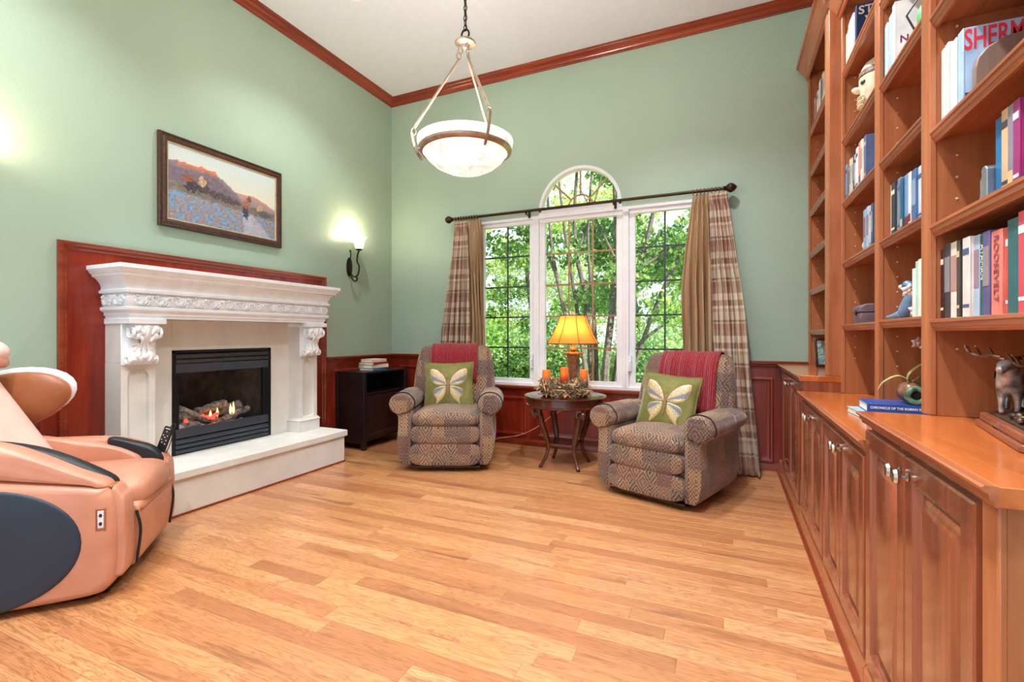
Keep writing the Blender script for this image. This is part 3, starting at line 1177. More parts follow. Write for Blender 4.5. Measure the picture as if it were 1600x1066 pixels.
def painted(u, v):
    """generic dusk landscape: mesa, hills, sage brush, a pale trail, dark herd and small figures"""
    n = lambda s, k=0: noise.noise(Vector((u * s, v * s * .8, k)))
    sky = Vector((226, 224, 206)).lerp(Vector((196, 212, 216)), max(0, min(1, (v - .55) * 2)))
    c = sky.copy()
    # far hills on the right
    hh = .47 + .05 * math.sin(u * 9 + 1) + .015 * n(14)
    if u > .52 and v < hh + .12 * (1 - (u - .52) * 1.6):
        c = Vector((202, 150, 136)).lerp(Vector((148, 140, 152)), min(1, max(0, (hh + .06 - v) * 8)))
    # mesa
    top = .80 - .10 * max(0, (.08 - u)) * 4 + .02 * n(20, 3)
    if u > .40:
        top = .80 - .02 - (u - .40) * 1.05 + .03 * n(24, 5)
    if u > .62:
        top = min(top, .52 - (u - .62) * .9)
    if v < top and u < .85:
        k = min(1, max(0, (top - v) / .10))
        warm = Vector((232, 132, 92)) if .08 < u < .42 else Vector((150, 134, 140))
        c = warm.lerp(Vector((122, 108, 122)), k) + Vector((20, 14, 12)) * n(30, 1)
    # middle ground
    mg = .50 - .10 * (u - .1) + .03 * n(9, 8)
    if v < mg:
        c = Vector((142, 118, 110)).lerp(Vector((112, 120, 104)), .5 + .5 * n(6, 2)) + Vector((28, 22, 18)) * n(26, 4)
    if v < .40 - .12 * u + .03 * n(12, 6):
        b = .5 + .5 * n(16, 9)
        c = Vector((160, 140, 136)).lerp(Vector((120, 158, 196)), max(0, min(1, b * 1.8 - .45))) + Vector((30, 30, 34)) * n(46, 7)
    # pale trail
    tx = .70 + (.32 - v) * .35
    if v < .32 and abs(u - tx) < .05 + (.32 - v) * .3:
        c = c.lerp(Vector((206, 202, 212)), .55 + .3 * n(20, 11))
    # herd and riders as loose dark strokes
    for (ex, ey, rx, ry, col) in ((.30, .52, .035, .10, (84, 70, 72)), (.16, .585, .05, .05, (150, 88, 66)), (.28, .60, .028, .07, (190, 164, 130)), (.20, .49, .07, .07, (70, 62, 70)),
                                  (.42, .47, .10, .055, (86, 76, 84)), (.53, .43, .09, .045, (92, 78, 80)), (.69, .44, .035, .09, (176, 108, 84)),
                                  (.685, .33, .03, .09, (62, 70, 92)), (.72, .52, .02, .05, (120, 90, 78)), (.83, .44, .03, .05, (200, 158, 120)), (.88, .36, .08, .05, (96, 92, 96))):
        q = ((u - ex) / rx) ** 2 + ((v - ey) / ry) ** 2 + 1.3 * n(40, ex * 9)
        if q < 1:
            c = Vector(col) + Vector((40, 34, 32)) * n(60, 13)
    c = c + Vector((10, 10, 10)) * n(80, 17)
    return [max(0, min(255, x)) for x in c]


NU, NV = 132, 84
cu0, cv0 = pw / 2 - .062, ph / 2 - .062
vs = [(.016, lerp(-cu0, cu0, i / NU), lerp(-cv0, cv0, j / NV)) for j in range(NV + 1) for i in range(NU + 1)]
fs = [(j * (NU + 1) + i, j * (NU + 1) + i + 1, (j + 1) * (NU + 1) + i + 1, (j + 1) * (NU + 1) + i) for j in range(NV) for i in range(NU)]
tpm = NT('painted_canvas')
_a = tpm.n('ShaderNodeAttribute', attribute_name='paint')
tpm.base(_a.outputs['Color'])
tpm.set(.4)
canvas = MB().add(vs, fs).build('canvas', tpm.m, pic, smooth=0)
at = canvas.data.color_attributes.new('paint', 'FLOAT_COLOR', 'POINT')
for j in range(NV + 1):
    for i in range(NU + 1):
        at.data[j * (NU + 1) + i].color = lin(painted(i / NU, j / NV))

# ================================================================== wall sconces
plain('sconce_iron', (46, 40, 30), .45, .7, var=.2)
GL = NT('sconce_glass')
GL.base(lin((255, 244, 220)))
GL.b.inputs['Emission Color'].default_value = lin((255, 236, 196))
GL.b.inputs['Emission Strength'].default_value = 1.3
GL.set(.4)


def sconce(y, label):
    t = thing('wall_sconce', label, 'sconce', (XL, y, 1.86))
    MB().lathe([(.001, 0), (.035, .0), (.042, .006), (.040, .014), (.022, .020), (.001, .022)], n=20, rot=Matrix.Rotation(PI / 2, 3, 'Y'), sx=2.4).build('back_plate', 'sconce_iron', t)
    MB().tube(spline([(.02, 0, -.05), (.05, .01, -.10), (.09, .03, -.09), (.10, .045, .0), (.085, .03, .06), (.10, .02, .12), (.13, .01, .17)], 6), .008, 7).build('scroll_arm', 'sconce_iron', t)
    MB().tube(spline([(.02, 0, .08), (.04, -.015, .14), (.03, -.02, .17), (.05, -.02, .16)], 5), .006, 6).build('leaf_finial', 'sconce_iron', t)
    MB().tube(spline([(.03, 0, -.10), (.06, .015, -.15), (.085, .03, -.13), (.07, .03, -.10)], 5), .009, 7).build('lower_scroll', 'sconce_iron', t)
    MB().lathe([(.012, .165), (.03, .17), (.034, .178), (.028, .184)], c=(.13, .01, 0), n=16).build('cup', 'sconce_iron', t)
    MB().lathe([(.028, .182), (.042, .20), (.050, .235), (.052, .265), (.068, .292), (.084, .302), (.080, .304), (.062, .296), (.046, .266), (.044, .235), (.036, .204), (.02, .19)], c=(.13, .01, 0), n=24).build('glass_shade', GL.m, t)
    point_light('sconce_bulb', (XL + .13, y + .01, 1.86 + .33), 7, (1, .84, .60), .04)


sconce(3.88, 'dark iron wall sconce with lit glass shade near the corner')
sconce(1.06, 'dark iron wall sconce with lit glass shade above the massage chair')

# ================================================================== dark side cabinet and the books on it
plain('ebony_wood', (30, 17, 18), .35, var=.2, scale=8)
wood('mahogany_dark', (34, 14, 14), (46, 18, 18), (62, 26, 24), 'z', .4)
cab = thing('side_cabinet', 'small dark cabinet with open shelf and door in the corner', 'cabinet', (-3.44, 4.03, 0))
W2, D2, H2 = .33, .17, .775


def cp(mb, n_, mat='ebony_wood', parent=None, **k):
    return mb.build(n_, mat, parent or cab, **k)


cp(MB().box(-D2 - .012, -W2 - .012, H2 - .022, D2 + .012, W2 + .012, H2), 'top', bevel=.004)
for s in (-1, 1):
    cp(MB().box(-D2, s * W2 - .012, .06, D2, s * W2 + .012, H2 - .022), 'side_panel', bevel=.002)
    for d in (-1, 1):
        cp(MB().box(d * D2 - .02, s * W2 - .02, 0, d * D2 + .02, s * W2 + .02, H2 - .022), 'leg', bevel=.003)
cp(MB().box(-D2, -W2, .06, -D2 + .012, W2, H2 - .022), 'back_panel')
cp(MB().box(-D2, -W2, .54, D2, W2, .56), 'shelf', bevel=.002)
cp(MB().box(-D2, -W2, .08, D2, W2, .10), 'floor_board', bevel=.002)
dr = cp(MB().frame(lambda u, v, h: (D2 + h, u, v), -W2 + .022, W2 - .022, .105, .535, [(0, -.015), (0, .008), (.04, .008), (.048, .002), (.06, .002)], fill=True), 'door', 'mahogany_dark')
cp(MB().ell((D2 + .022, W2 - .045, .34), (.012, .012, .012), 10, 6), 'knob', 'bronze_metal', parent=dr)
for z in (.17, .46):
    cp(MB().tube([(D2 + .01, -W2 + .02, z), (D2 + .01, -W2 + .02, z + .05)], .005, 6), 'hinge', 'bronze_metal', parent=dr)


def book_geo(mb_cover, mb_page, w, h, t, cv_=.003):
    """a closed book lying in local axes: spine at -x, thickness along y, height along z"""
    mb_cover.box(-w / 2, -t / 2, -h / 2, w / 2, -t / 2 + cv_, h / 2)
    mb_cover.box(-w / 2, t / 2 - cv_, -h / 2, w / 2, t / 2, h / 2)
    mb_cover.box(-w / 2 - .002, -t / 2, -h / 2, -w / 2 + cv_, t / 2, h / 2)
    mb_page.box(-w / 2 + cv_, -t / 2 + cv_, -h / 2 + .004, w / 2 - .004, t / 2 - cv_, h / 2 - .004)


plain('paper_cream', (236, 228, 208), .9, var=.05, scale=80)
stackd = [((70, 118, 176), .24, .17, .026, 'blue hardcover book at the bottom of the pile on the dark cabinet', 3),
          ((232, 220, 190), .25, .18, .036, 'cream paperback above the blue book in the cabinet pile', -5),
          ((168, 36, 58), .25, .18, .022, 'crimson book second from the top of the cabinet pile', 4),
          ((222, 208, 176), .21, .16, .030, 'tan book on top of the pile on the dark cabinet', -3)]
zz = H2 + .0005
for c, h, w, t_, lab, an in stackd:
    mc, mp_ = MB(), MB()
    book_geo(mc, mp_, w, h, t_)
    R3 = Matrix.Rotation(PI / 2, 3, 'X')
    b = thing('book', lab, 'book', (-3.39, 3.985, zz + t_ / 2), rotz=math.radians(180 + an), group='pile of books on the dark cabinet')
    for mb, nm, mt in ((mc, 'cover', plain('book_%d_%d_%d' % c, c, .5, var=.06)), (mp_, 'pages', MATS['paper_cream'])):
        mb.v = [tuple(R3 @ Vector(p)) for p in mb.v]
        mb.build(nm, mt, b, bevel=.0015 if nm == 'cover' else 0)
    zz += t_ + .0005

# ================================================================== pendant
plain('pendant_metal', (176, 156, 138), .35, .85, var=.12)
AL = NT('alabaster_glass')
v_ = AL.coords()
f_ = AL.noise(v_, 7, 6, .6, 1.2)
colr = AL.ramp(f_, [(.36, (206, 200, 196)), (.5, (246, 243, 238)), (.64, (255, 252, 246))])
AL.base(colr)
AL.l(colr, AL.b.inputs['Emission Color'])
AL.b.inputs['Emission Strength'].default_value = .62
AL.set(.3)
PX_, PY_, PZ_ = -1.48, 2.585, 2.15
pen = thing('pendant_light', 'hanging alabaster bowl pendant with three metal arms and chain', 'pendant', (PX_, PY_, PZ_))
bowl_o = [(.001, 0), (.06, .004), (.13, .02), (.19, .05), (.235, .09), (.262, .125)]
lip = [(.285, .145), (.296, .185), (.297, .20), (.290, .202)]
inn = [(.282, .19), (.262, .15), (.24, .12), (.19, .075), (.13, .04), (.06, .02), (.001, .018)]
MB().lathe(bowl_o + lip + inn, n=56, caps=False).build('glass_bowl', AL.m, pen)
MB().lathe([(.262, .120), (.272, .122), (.288, .134), (.290, .145), (.285, .150), (.27, .140), (.262, .128)], n=56, caps=False).build('band', 'pendant_metal', pen)
HZ = .815
MB().lathe([(.004, HZ - .045), (.02, HZ - .04), (.03, HZ - .02), (.062, HZ - .012), (.066, HZ - .004), (.06, HZ + .004), (.025, HZ + .010), (.012, HZ + .02), (.004, HZ + .02)], n=28).build('hub', 'pendant_metal', pen)
for k, ang in enumerate((200, 320, 80)):
    a = math.radians(ang + 4)
    d = Vector((math.cos(a), math.sin(a), 0))
    arm = MB().tube([d * .035 + Vector((0, 0, HZ - .10)), d * .318 + Vector((0, 0, .285))], .0085, 8)
    ao = arm.build('arm', 'pendant_metal', pen)
    for (r_, z_) in ((.03, HZ - .05), (.04, HZ - .085), (.322, .262)):
        lk = [d * r_ + Vector((0, 0, z_)) + (d * .014 * math.cos(q * PI / 6) + Vector((0, 0, .022 * math.sin(q * PI / 6)))) for q in range(13)]
        MB().tube(lk, .0035, 5).build('link', 'pendant_metal', ao)
    br = [d * .335 + Vector((0, 0, .255)), d * .325 + Vector((0, 0, .20)), d * .302 + Vector((0, 0, .135)), d * .268 + Vector((0, 0, .085))]
    MB().tube(spline(br, 4), [.011] * 12 + [.007], 4).build('bracket', 'pendant_metal', pen)
rg = [Vector((.026 * math.cos(q * PI / 10), 0, HZ + .05 + .03 * math.sin(q * PI / 10))) for q in range(21)]
MB().tube(rg, .006, 8).build('loop_ring', 'bronze_metal', pen)
zc = HZ + .09
lm = None
k = 0
while PZ_ + zc < ZC - .05:
    pts = [Vector((.011 * math.cos(q * PI / 6), 0, .02 * math.sin(q * PI / 6))) for q in range(13)]
    if lm is None:
        lm = MB().tube(pts, .003, 5).build('chain_link', 'bronze_metal', pen)
        o = lm
    else:
        o = lm.copy()
        COL.objects.link(o)
        o.parent = pen
    o.location = (0, 0, zc)
    o.rotation_euler = (0, 0, (k % 2) * PI / 2)
    k += 1
    zc += .031
MB().tube([(0.004, 0, HZ + .08), (-.005, 0, HZ + .4), (.004, 0, ZC - PZ_ - .02)], .003, 5).build('wire', 'bronze_metal', pen)
MB().lathe([(.012, -.035), (.05, -.03), (.062, -.01), (.062, 0), (.001, 0)], c=(0, 0, ZC - PZ_), n=24).build('ceiling_rose', 'bronze_metal', pen)
point_light('pendant_bulb', (PX_, PY_, PZ_ + .155), 62, (1, .94, .84), .10)

# ================================================================== curtain rod and curtains
RODY, RODZ = YB - .10, 2.405
rod = thing('curtain_rod', 'long bronze curtain rod with carved finials above the window', 'curtain rod', (-1.37, RODY, RODZ))


def rp(mb, n_, mat='bronze_metal', **k):
    return mb.build(n_, mat, rod, world=True, **k)


rp(MB().tube([(-2.72, RODY, RODZ), (-.02, RODY, RODZ)], .0145, 12), 'pole')
for x, s in ((-2.72, -1), (-.02, 1)):
    rp(MB().lathe([(.014, 0), (.022, .006), (.016, .014), (.022, .02), (.038, .042), (.040, .06), (.030, .082), (.012, .098), (.002, .104)], c=(x, RODY, RODZ), n=14, rot=Matrix.Rotation(s * PI / 2, 3, 'Y')), 'finial')
for x in (-1.86, -.97):
    rp(MB().box(x - .012, YB - .012, RODZ - .05, x + .012, YB - .002, RODZ + .01).tube([(x, YB - .01, RODZ - .03), (x, RODY, RODZ - .03)], .007, 6).tube([(x, RODY - .02, RODZ - .01), (x, RODY, RODZ - .032), (x, RODY + .02, RODZ - .01)], .006, 6), 'bracket')
rm = None
for i in range(18):
    x = (-2.69 + i * .033) if i < 9 else (-.265 + (i - 9) * .030)
    if rm is None:
        rm = MB().tube([(0, .022 * math.cos(q * PI / 8), .022 * math.sin(q * PI / 8) - .004) for q in range(17)], .004, 6).build('ring', plain('ring_brass', (132, 100, 62), .35, .8), rod)
        o = rm
    else:
        o = rm.copy()
        COL.objects.link(o)
        o.parent = rod
    o.location = Vector((x, RODY, RODZ)) - rod.location


def make_plaid():
    t = NT('plaid_silk')
    uvn = t.n('ShaderNodeUVMap', uv_map='UVMap')
    sp = t.n('ShaderNodeSeparateXYZ')
    t.l(uvn.outputs[0], sp.inputs[0])

    def band(sock, per, stops):
        f = t.math('FRACT', t.math('DIVIDE', sock, per))
        return t.ramp(f, stops, 'CONSTANT')
    st = [(0, (214, 196, 168)), (.16, (150, 92, 66)), (.30, (122, 62, 44)), (.44, (196, 172, 142)), (.48, (92, 54, 44)), (.53, (206, 186, 158)), (.72, (176, 146, 116)), (.80, (226, 212, 190)), (.86, (132, 76, 56))]
    cu_ = band(sp.outputs[0], .30, st)
    cv_ = band(sp.outputs[1], .36, st)
    n = t.noise(t.coords('UV', (400, 400, 1)), 1, 2)
    c = t.mix(.5, cu_, cv_)
    t.base(t.mix(t.math('MULTIPLY', n, .25), c, lin((110, 80, 62))))
    t.b.inputs['Sheen Weight'].default_value = .3
    t.set(.42, 0, .5)


make_plaid()


def make_tan():
    t = NT('striped_tan_silk')
    uvn = t.n('ShaderNodeUVMap', uv_map='UVMap')
    sp = t.n('ShaderNodeSeparateXYZ')
    t.l(uvn.outputs[0], sp.inputs[0])
    f = t.math('FRACT', t.math('DIVIDE', sp.outputs[0], .11))
    t.base(t.ramp(f, [(0, (172, 140, 104)), (.42, (146, 108, 70)), (.6, (178, 148, 112)), (.9, (122, 92, 62))], 'LINEAR'))
    t.set(.45, 0, .5)


make_tan()


def curtain(name, label, mat, rows, folds, amp, cloth, seed, group):
    """rows: (z, x_left, x_right, y) from top to bottom; folds run down the panel"""
    rr = random.Random(seed)
    NX, NZ = folds * 12, 44
    ph_ = [rr.uniform(-.6, .6) for _ in range(folds + 1)]
    vs, uvs = [], []
    zs = [r[0] for r in rows]
    for j in range(NZ + 1):
        t = j / NZ
        z = lerp(zs[0], zs[-1], t)
        k = 0
        while k < len(rows) - 2 and z < rows[k + 1][0]:
            k += 1
        q = (rows[k][0] - z) / (rows[k][0] - rows[k + 1][0])
        xl, xr, yy = (lerp(rows[k][i], rows[k + 1][i], q) for i in (1, 2, 3))
        for i in range(NX + 1):
            s = i / NX
            f = s * folds
            wob = .25 * math.sin(z * 2.1 + ph_[int(min(f, folds - .01))] * 5)
            a = 2 * PI * f + wob
            head = min(1, t * 14)
            am = amp * (.45 + .55 * min(1, t * 3)) * (1 + .35 * math.sin(f * 1.7 + seed))
            x = lerp(xl, xr, s) + .012 * math.sin(2 * a + z * 3) * head
            y = yy + am * math.sin(a) + .006 * math.sin(5 * z + f)
            if t < .045:
                y = lerp(y, yy + am * .7 * math.sin(2 * a), 1 - t / .045)
            vs.append((x, y, z))
            uvs.append((s * cloth, z))
    fs = [(j * (NX + 1) + i, j * (NX + 1) + i + 1, (j + 1) * (NX + 1) + i + 1, (j + 1) * (NX + 1) + i) for j in range(NZ) for i in range(NX)]
    o = MB().add(vs, fs).build(name, mat, None, smooth=80, keepnorm=True)
    lay = o.data.uv_layers.new(name='UVMap')
    for lp_ in o.data.loops:
        lay.data[lp_.index].uv = uvs[lp_.vertex_index]
    md = o.modifiers.new('solid', 'SOLIDIFY')
    md.thickness = .003
    return tag(o, label, 'curtain', group)


GC = 'curtain panels on the window rod'
ry = RODY
curtain('plaid_curtain', 'plaid brown and cream curtain panel on the left, behind the chair', 'plaid_silk',
        [(RODZ - .03, -2.70, -2.54, ry), (1.9, -2.76, -2.51, ry), (1.2, -2.86, -2.49, ry - .01), (.0, -2.93, -2.50, ry - .05)], 5, .030, 1.0, 1, GC)
curtain('tan_curtain', 'striped tan silk curtain panel on the left of the window', 'striped_tan_silk',
        [(RODZ - .03, -2.53, -2.38, ry), (1.9, -2.52, -2.36, ry), (1.2, -2.49, -2.33, ry), (.0, -2.49, -2.30, ry - .03)], 4, .026, .7, 2, GC)
curtain('tan_curtain', 'striped tan silk curtain panel on the right of the window', 'striped_tan_silk',
        [(RODZ - .03, -.27, -.145, ry), (1.9, -.33, -.13, ry - .02), (1.55, -.355, -.12, ry - .03), (1.1, -.345, -.11, ry - .02), (.0, -.33, -.08, ry - .05)], 4, .034, .9, 3, GC)
curtain('plaid_curtain', 'plaid brown and cream curtain panel flaring on the right', 'plaid_silk',
        [(RODZ - .03, -.138, .005, ry), (1.9, -.122, .065, ry - .02), (1.3, -.105, .14, ry - .05), (.7, -.07, .18, ry - .12), (.02, -.04, .25, ry - .20)], 6, .034, 1.2, 4, GC)
# ================================================================== recliners
def make_kilim():
    t = NT('kilim_fabric')
    uvn = t.n('ShaderNodeUVMap', uv_map='UVMap')
    sp = t.n('ShaderNodeSeparateXYZ')
    t.l(uvn.outputs[0], sp.inputs[0])
    CU, CV = .105, .15
    u, v = t.math('DIVIDE', sp.outputs[0], CU), t.math('DIVIDE', sp.outputs[1], CV)
    iu, iv = t.math('FLOOR', u), t.math('FLOOR', v)
    fu = t.math('ABSOLUTE', t.math('SUBTRACT', t.math('FRACT', u), .5))
    fv = t.math('ABSOLUTE', t.math('SUBTRACT', t.math('FRACT', v), .5))
    cx = t.n('ShaderNodeCombineXYZ')
    t.l(iu, cx.inputs[0])
    t.l(iv, cx.inputs[1])
    wn = t.n('ShaderNodeTexWhiteNoise', noise_dimensions='2D')
    t.l(cx.outputs[0], wn.inputs[0])
    rnd = wn.outputs[0]
    d = t.math('ADD', fu, t.math('MULTIPLY', fv, .95))
    nz = t.noise(t.coords('UV', (1, 1, 1)), 130, 3, .6)
    nz2 = t.noise(t.coords('UV', (1, 1, 1)), 26, 3, .6, .8)
    dj = t.math('ADD', d, t.math('MULTIPLY', t.math('SUBTRACT', nz2, .5), .22))
    ring = t.math('FRACT', t.math('MULTIPLY', dj, 4.2))
    rmask = t.math('LESS_THAN', ring, .36)
    # hooked motif: sine lattice in half of the cells
    lat = t.math('MULTIPLY', t.math('SINE', t.math('MULTIPLY', fu, 30)), t.math('SINE', t.math('MULTIPLY', fv, 36)))
    lmask = t.math('GREATER_THAN', t.math('ADD', lat, t.math('MULTIPLY', t.math('SUBTRACT', nz2, .5), 1.2)), .22)
    sel = t.math('GREATER_THAN', rnd, .48)
    mask = t.math('ADD', t.math('MULTIPLY', lmask, sel), t.math('MULTIPLY', rmask, t.math('SUBTRACT', 1.0, sel)))
    ink = t.ramp(rnd, [(0, (40, 34, 44)), (.22, (92, 36, 38)), (.40, (48, 42, 50)), (.56, (96, 58, 46)), (.72, (36, 36, 48)), (.88, (86, 44, 42))], 'CONSTANT')
    gnd = t.ramp(t.math('FRACT', t.math('MULTIPLY', rnd, 7.3)), [(0, (142, 112, 86)), (.3, (112, 84, 70)), (.55, (158, 128, 94)), (.8, (122, 96, 80))], 'CONSTANT')
    c = t.mix(t.math('MULTIPLY', mask, .95), gnd, ink)
    # seams of the woven bands
    edge = t.math('GREATER_THAN', fv, .455)
    c = t.mix(t.math('MULTIPLY', edge, .45), c, lin((112, 92, 86)))
    c = t.mix(t.math('MULTIPLY', t.math('GREATER_THAN', nz, .56), .34), c, lin((84, 64, 62)))
    c = t.mix(t.math('MULTIPLY', t.math('LESS_THAN', nz, .42), .22), c, lin((206, 178, 150)))
    t.base(c)
    t.bump(nz, .25, .002)
    t.b.inputs['Sheen Weight'].default_value = .25
    t.set(.75, 0, .3)


make_kilim()
plain('piping_dark', (34, 32, 42), .7)


def backrest_yc(z):
    return lerp(.17, .33, (z - .40) / .64)


BR = [(.40, .36, .10), (.50, .385, .115), (.62, .395, .12), (.78, .385, .115), (.90, .368, .108), (.97, .352, .095), (1.015, .335, .072), (1.035, .308, .045), (1.042, .26, .012)]


def superring(cx, cy, w, d, n=36, e=3.4):
    out = []
    for i in range(n):
        a = 2 * PI * i / n
        c, s = math.cos(a), math.sin(a)
        out.append((cx + w * math.copysign(abs(c) ** (2 / e), c), cy + d * math.copysign(abs(s) ** (2 / e), s)))
    return out


def puff_box(mb, x0, y0, z0, x1, y1, z1, crown=.02, e=3.2, n=44, m=18):
    """pillowy block: superellipsoid"""
    cx, cy, cz = (x0 + x1) / 2, (y0 + y1) / 2, (z0 + z1) / 2
    rx, ry, rz = (x1 - x0) / 2, (y1 - y0) / 2, (z1 - z0) / 2
    rs = []
    for k in range(m + 1):
        t = -PI / 2 + PI * k / m
        s = math.sin(t)
        c = math.cos(t)
        zz_ = cz + rz * math.copysign(abs(s) ** (2 / 3.2), s)
        cs = max(abs(c) ** (2 / 6.5), .03)
        rs.append([(x, y, zz_ + crown * (1 - min(1, abs((x - cx) / rx)) ** 2) * max(0, s)) for x, y in superring(cx, cy, rx * cs, ry * cs, n, e * 1.6)])
    mb.rings(rs)
    return mb


def recliner(label, loc, rotz, piping):
    t = thing('recliner', label, 'armchair', loc, rotz, 'patterned recliners by the window')
    F = 'kilim_fabric'

    def b(mb, n_, mat=F, parent=None, **k):
        return mb.build(n_, mat, parent or t, uv=(mat == F), **k)
    mb = MB()
    mb.box(-.27, -.30, .0, .27, .30, .012).box(-.25, -.28, .012, .25, .28, .06)
    b(mb, 'swivel_base', 'black_metal', bevel=.004)
    b(MB().box(-.29, -.425, .035, .29, -.41, .052), 'kick_bar', 'bronze_metal', bevel=.003)
    b(MB().box(-.30, -.38, .06, .30, .30, .40), 'seat_frame')
    fr = puff_box(MB(), -.292, -.455, .055, .292, -.375, .245, 0, 4)
    b(fr, 'footrest')
    ap = puff_box(MB(), -.285, -.462, .238, .285, -.36, .392, 0, 4)
    b(ap, 'front_apron')
    puff = puff_box(MB(), -.288, -.475, .375, .288, .16, .495, .035, 4)
    b(puff, 'seat_cushion')
    rs = []
    for z, w, d in BR:
        yc = backrest_yc(z)
        ring = []
        for x, y in superring(0, 0, w, d, 44, 3.0):
            dish = .03 * (1 - min(1, abs(x) / .28) ** 2) * (1 if y < 0 else 0) * min(1, max(0, (.95 - z) / .2))
            ring.append((x, yc + y - dish * .4, z))
        rs.append(ring)
    b(MB().rings(rs), 'backrest')
    for s in (-1, 1):
        sp = [(.286, .055), (.352, .055), (.385, .10), (.402, .18), (.404, .28), (.396, .38), (.396, .46), (.412, .505), (.286, .505)]
        rs = []
        for y, k in ((-.418, .94), (-.412, .985), (-.40, 1.0), (.10, 1.0), (.26, .99), (.30, .95)):
            rs.append([(s * lerp(.345, x, k), y, lerp(.28, z, k)) for x, z in sp])
        b(MB().rings(rs), 'side_panel', smooth=40)
        rs = []
        for y, k in ((-.438, .72), (-.436, .86), (-.428, .95), (-.412, 1.0), (-.30, 1.0), (0, 1.0), (.20, .97), (.30, .85), (.34, .6)):
            ring = []
            for i in range(28):
                a = 2 * PI * i / 28
                x = .372 + .100 * k * math.cos(a)
                z = .565 + .088 * k * math.sin(a)
                if z < .54 and x < .36:
                    z = max(z, .50)
                ring.append((s * x, y, z - .02 * max(0, y)))
            rs.append(ring)
        arm = b(MB().rings(rs), 'armrest')
        # loose cover over the arm
        vs, N1, N2 = [], 18, 10
        for j in range(N2 + 1):
            y = lerp(-.36, .02, j / N2)
            for i in range(N1 + 1):
                a = lerp(math.radians(-28), math.radians(205), i / N1)
                x = .372 + .106 * math.cos(a)
                z = .565 + .094 * math.sin(a)
                vs.append((s * x, y + .006 * math.sin(i * 1.3), z))
        fs = [(j * (N1 + 1) + i, j * (N1 + 1) + i + 1, (j + 1) * (N1 + 1) + i + 1, (j + 1) * (N1 + 1) + i) for j in range(N2) for i in range(N1)]
        cov = b(MB().add(vs, fs), 'arm_cover', parent=arm, solid=.004)
        if piping:
            b(MB().tube([Vector(vs[i]) + Vector((0, -.003, 0)) for i in range(N1 + 1)], .0045, 6), 'cover_piping', 'piping_dark', parent=arm)
    # small pull handle
    return t


RCL = ((-2.315, 3.79, 0), math.radians(24.2), 1.0)
RCR = ((-.372, 3.735, 0), math.radians(-19.5), .96)
recliner('patterned recliner on the left, facing the room beside the dark cabinet', RCL[0], RCL[1], True)
recliner('patterned recliner on the right, angled in front of the plaid curtain', RCR[0], RCR[1], True).scale = (RCR[2],) * 3


def make_knit():
    t = NT('red_knit')
    uvn = t.n('ShaderNodeUVMap', uv_map='UVMap')
    sp = t.n('ShaderNodeSeparateXYZ')
    t.l(uvn.outputs[0], sp.inputs[0])
    rib = t.math('SINE', t.math('MULTIPLY', sp.outputs[0], 2 * PI * 62))
    n = t.noise(t.coords('UV'), 60, 3)
    f = t.math('ADD', t.math('MULTIPLY', rib, .22), n)
    t.base(t.ramp(f, [(.25, (108, 14, 26)), (.55, (150, 26, 38)), (.85, (180, 50, 58))]))
    t.bump(rib, .6, .006)
    t.b.inputs['Sheen Weight'].default_value = .3
    t.set(.8, 0, .2)


make_knit()


def throw(label, chair, x0, x1, zfront, zback, skew=0.0):
    loc, rz, scl = chair
    path = []
    for k in range(13):
        z = lerp(zfront, .985, k / 12)
        d = np.interp(z, [r[0] for r in BR], [r[2] for r in BR])
        path.append((backrest_yc(z) - d - .012, z))
    yc = backrest_yc(1.03)
    path += [(yc - .072, 1.022), (yc - .045, 1.048), (yc - .01, 1.058), (yc + .025, 1.056), (yc + .062, 1.036)]
    for k in range(9):
        z = lerp(1.0, zback, k / 8)
        d = np.interp(z, [r[0] for r in BR], [r[2] for r in BR])
        path.append((backrest_yc(z) + d + .012, z))
    NX = 30
    vs, uvs = [], []
    L = 0
    for j, (y, z) in enumerate(path):
        if j:
            L += math.dist(path[j], path[j - 1])
        for i in range(NX + 1):
            s = i / NX
            x = lerp(x0, x1, s) + skew * (1.0 - z)
            w = .004 * math.sin(i * .9 + j * .2) + .004 * math.sin(i * 2.3)
            dz = -.012 * math.cos(2 * PI * s * 1.5) * .3
            vs.append((x, y - w if j < 15 else y + w, z + dz))
            uvs.append((s * (x1 - x0), L))
    fs = [(j * (NX + 1) + i, j * (NX + 1) + i + 1, (j + 1) * (NX + 1) + i + 1, (j + 1) * (NX + 1) + i) for j in range(len(path) - 1) for i in range(NX)]
    o = MB().add(vs, fs).build('throw_blanket', 'red_knit', None, smooth=60, solid=.010)
    lay = o.data.uv_layers.new(name='UVMap')
    for lp_ in o.data.loops:
        lay.data[lp_.index].uv = uvs[lp_.vertex_index]
    o.location = loc
    o.rotation_euler = (0, 0, rz)
    o.scale = (scl,) * 3
    return tag(o, label, 'throw', 'red throws over the recliners')


throw('red ribbed throw over the back of the left recliner', RCL, -.225, .225, .70, .72)
throw('red ribbed throw over the back of the right recliner', RCR, -.20, .27, .60, .70, .05)

# ------------------------------------------------------------------ butterfly pillows
PS = .45


def pil_xy(u, v):
    k = .07
    return (u * (1 - k * (1 - (2 * v) ** 2) * abs(2 * u) ** 2) * PS, v * (1 - k * (1 - (2 * u) ** 2) * abs(2 * v) ** 2) * PS)


def pil_h(u, v):
    a = max(0, 1 - abs(2 * u) ** 2.2) * max(0, 1 - abs(2 * v) ** 2.2)
    return .072 * a ** .55


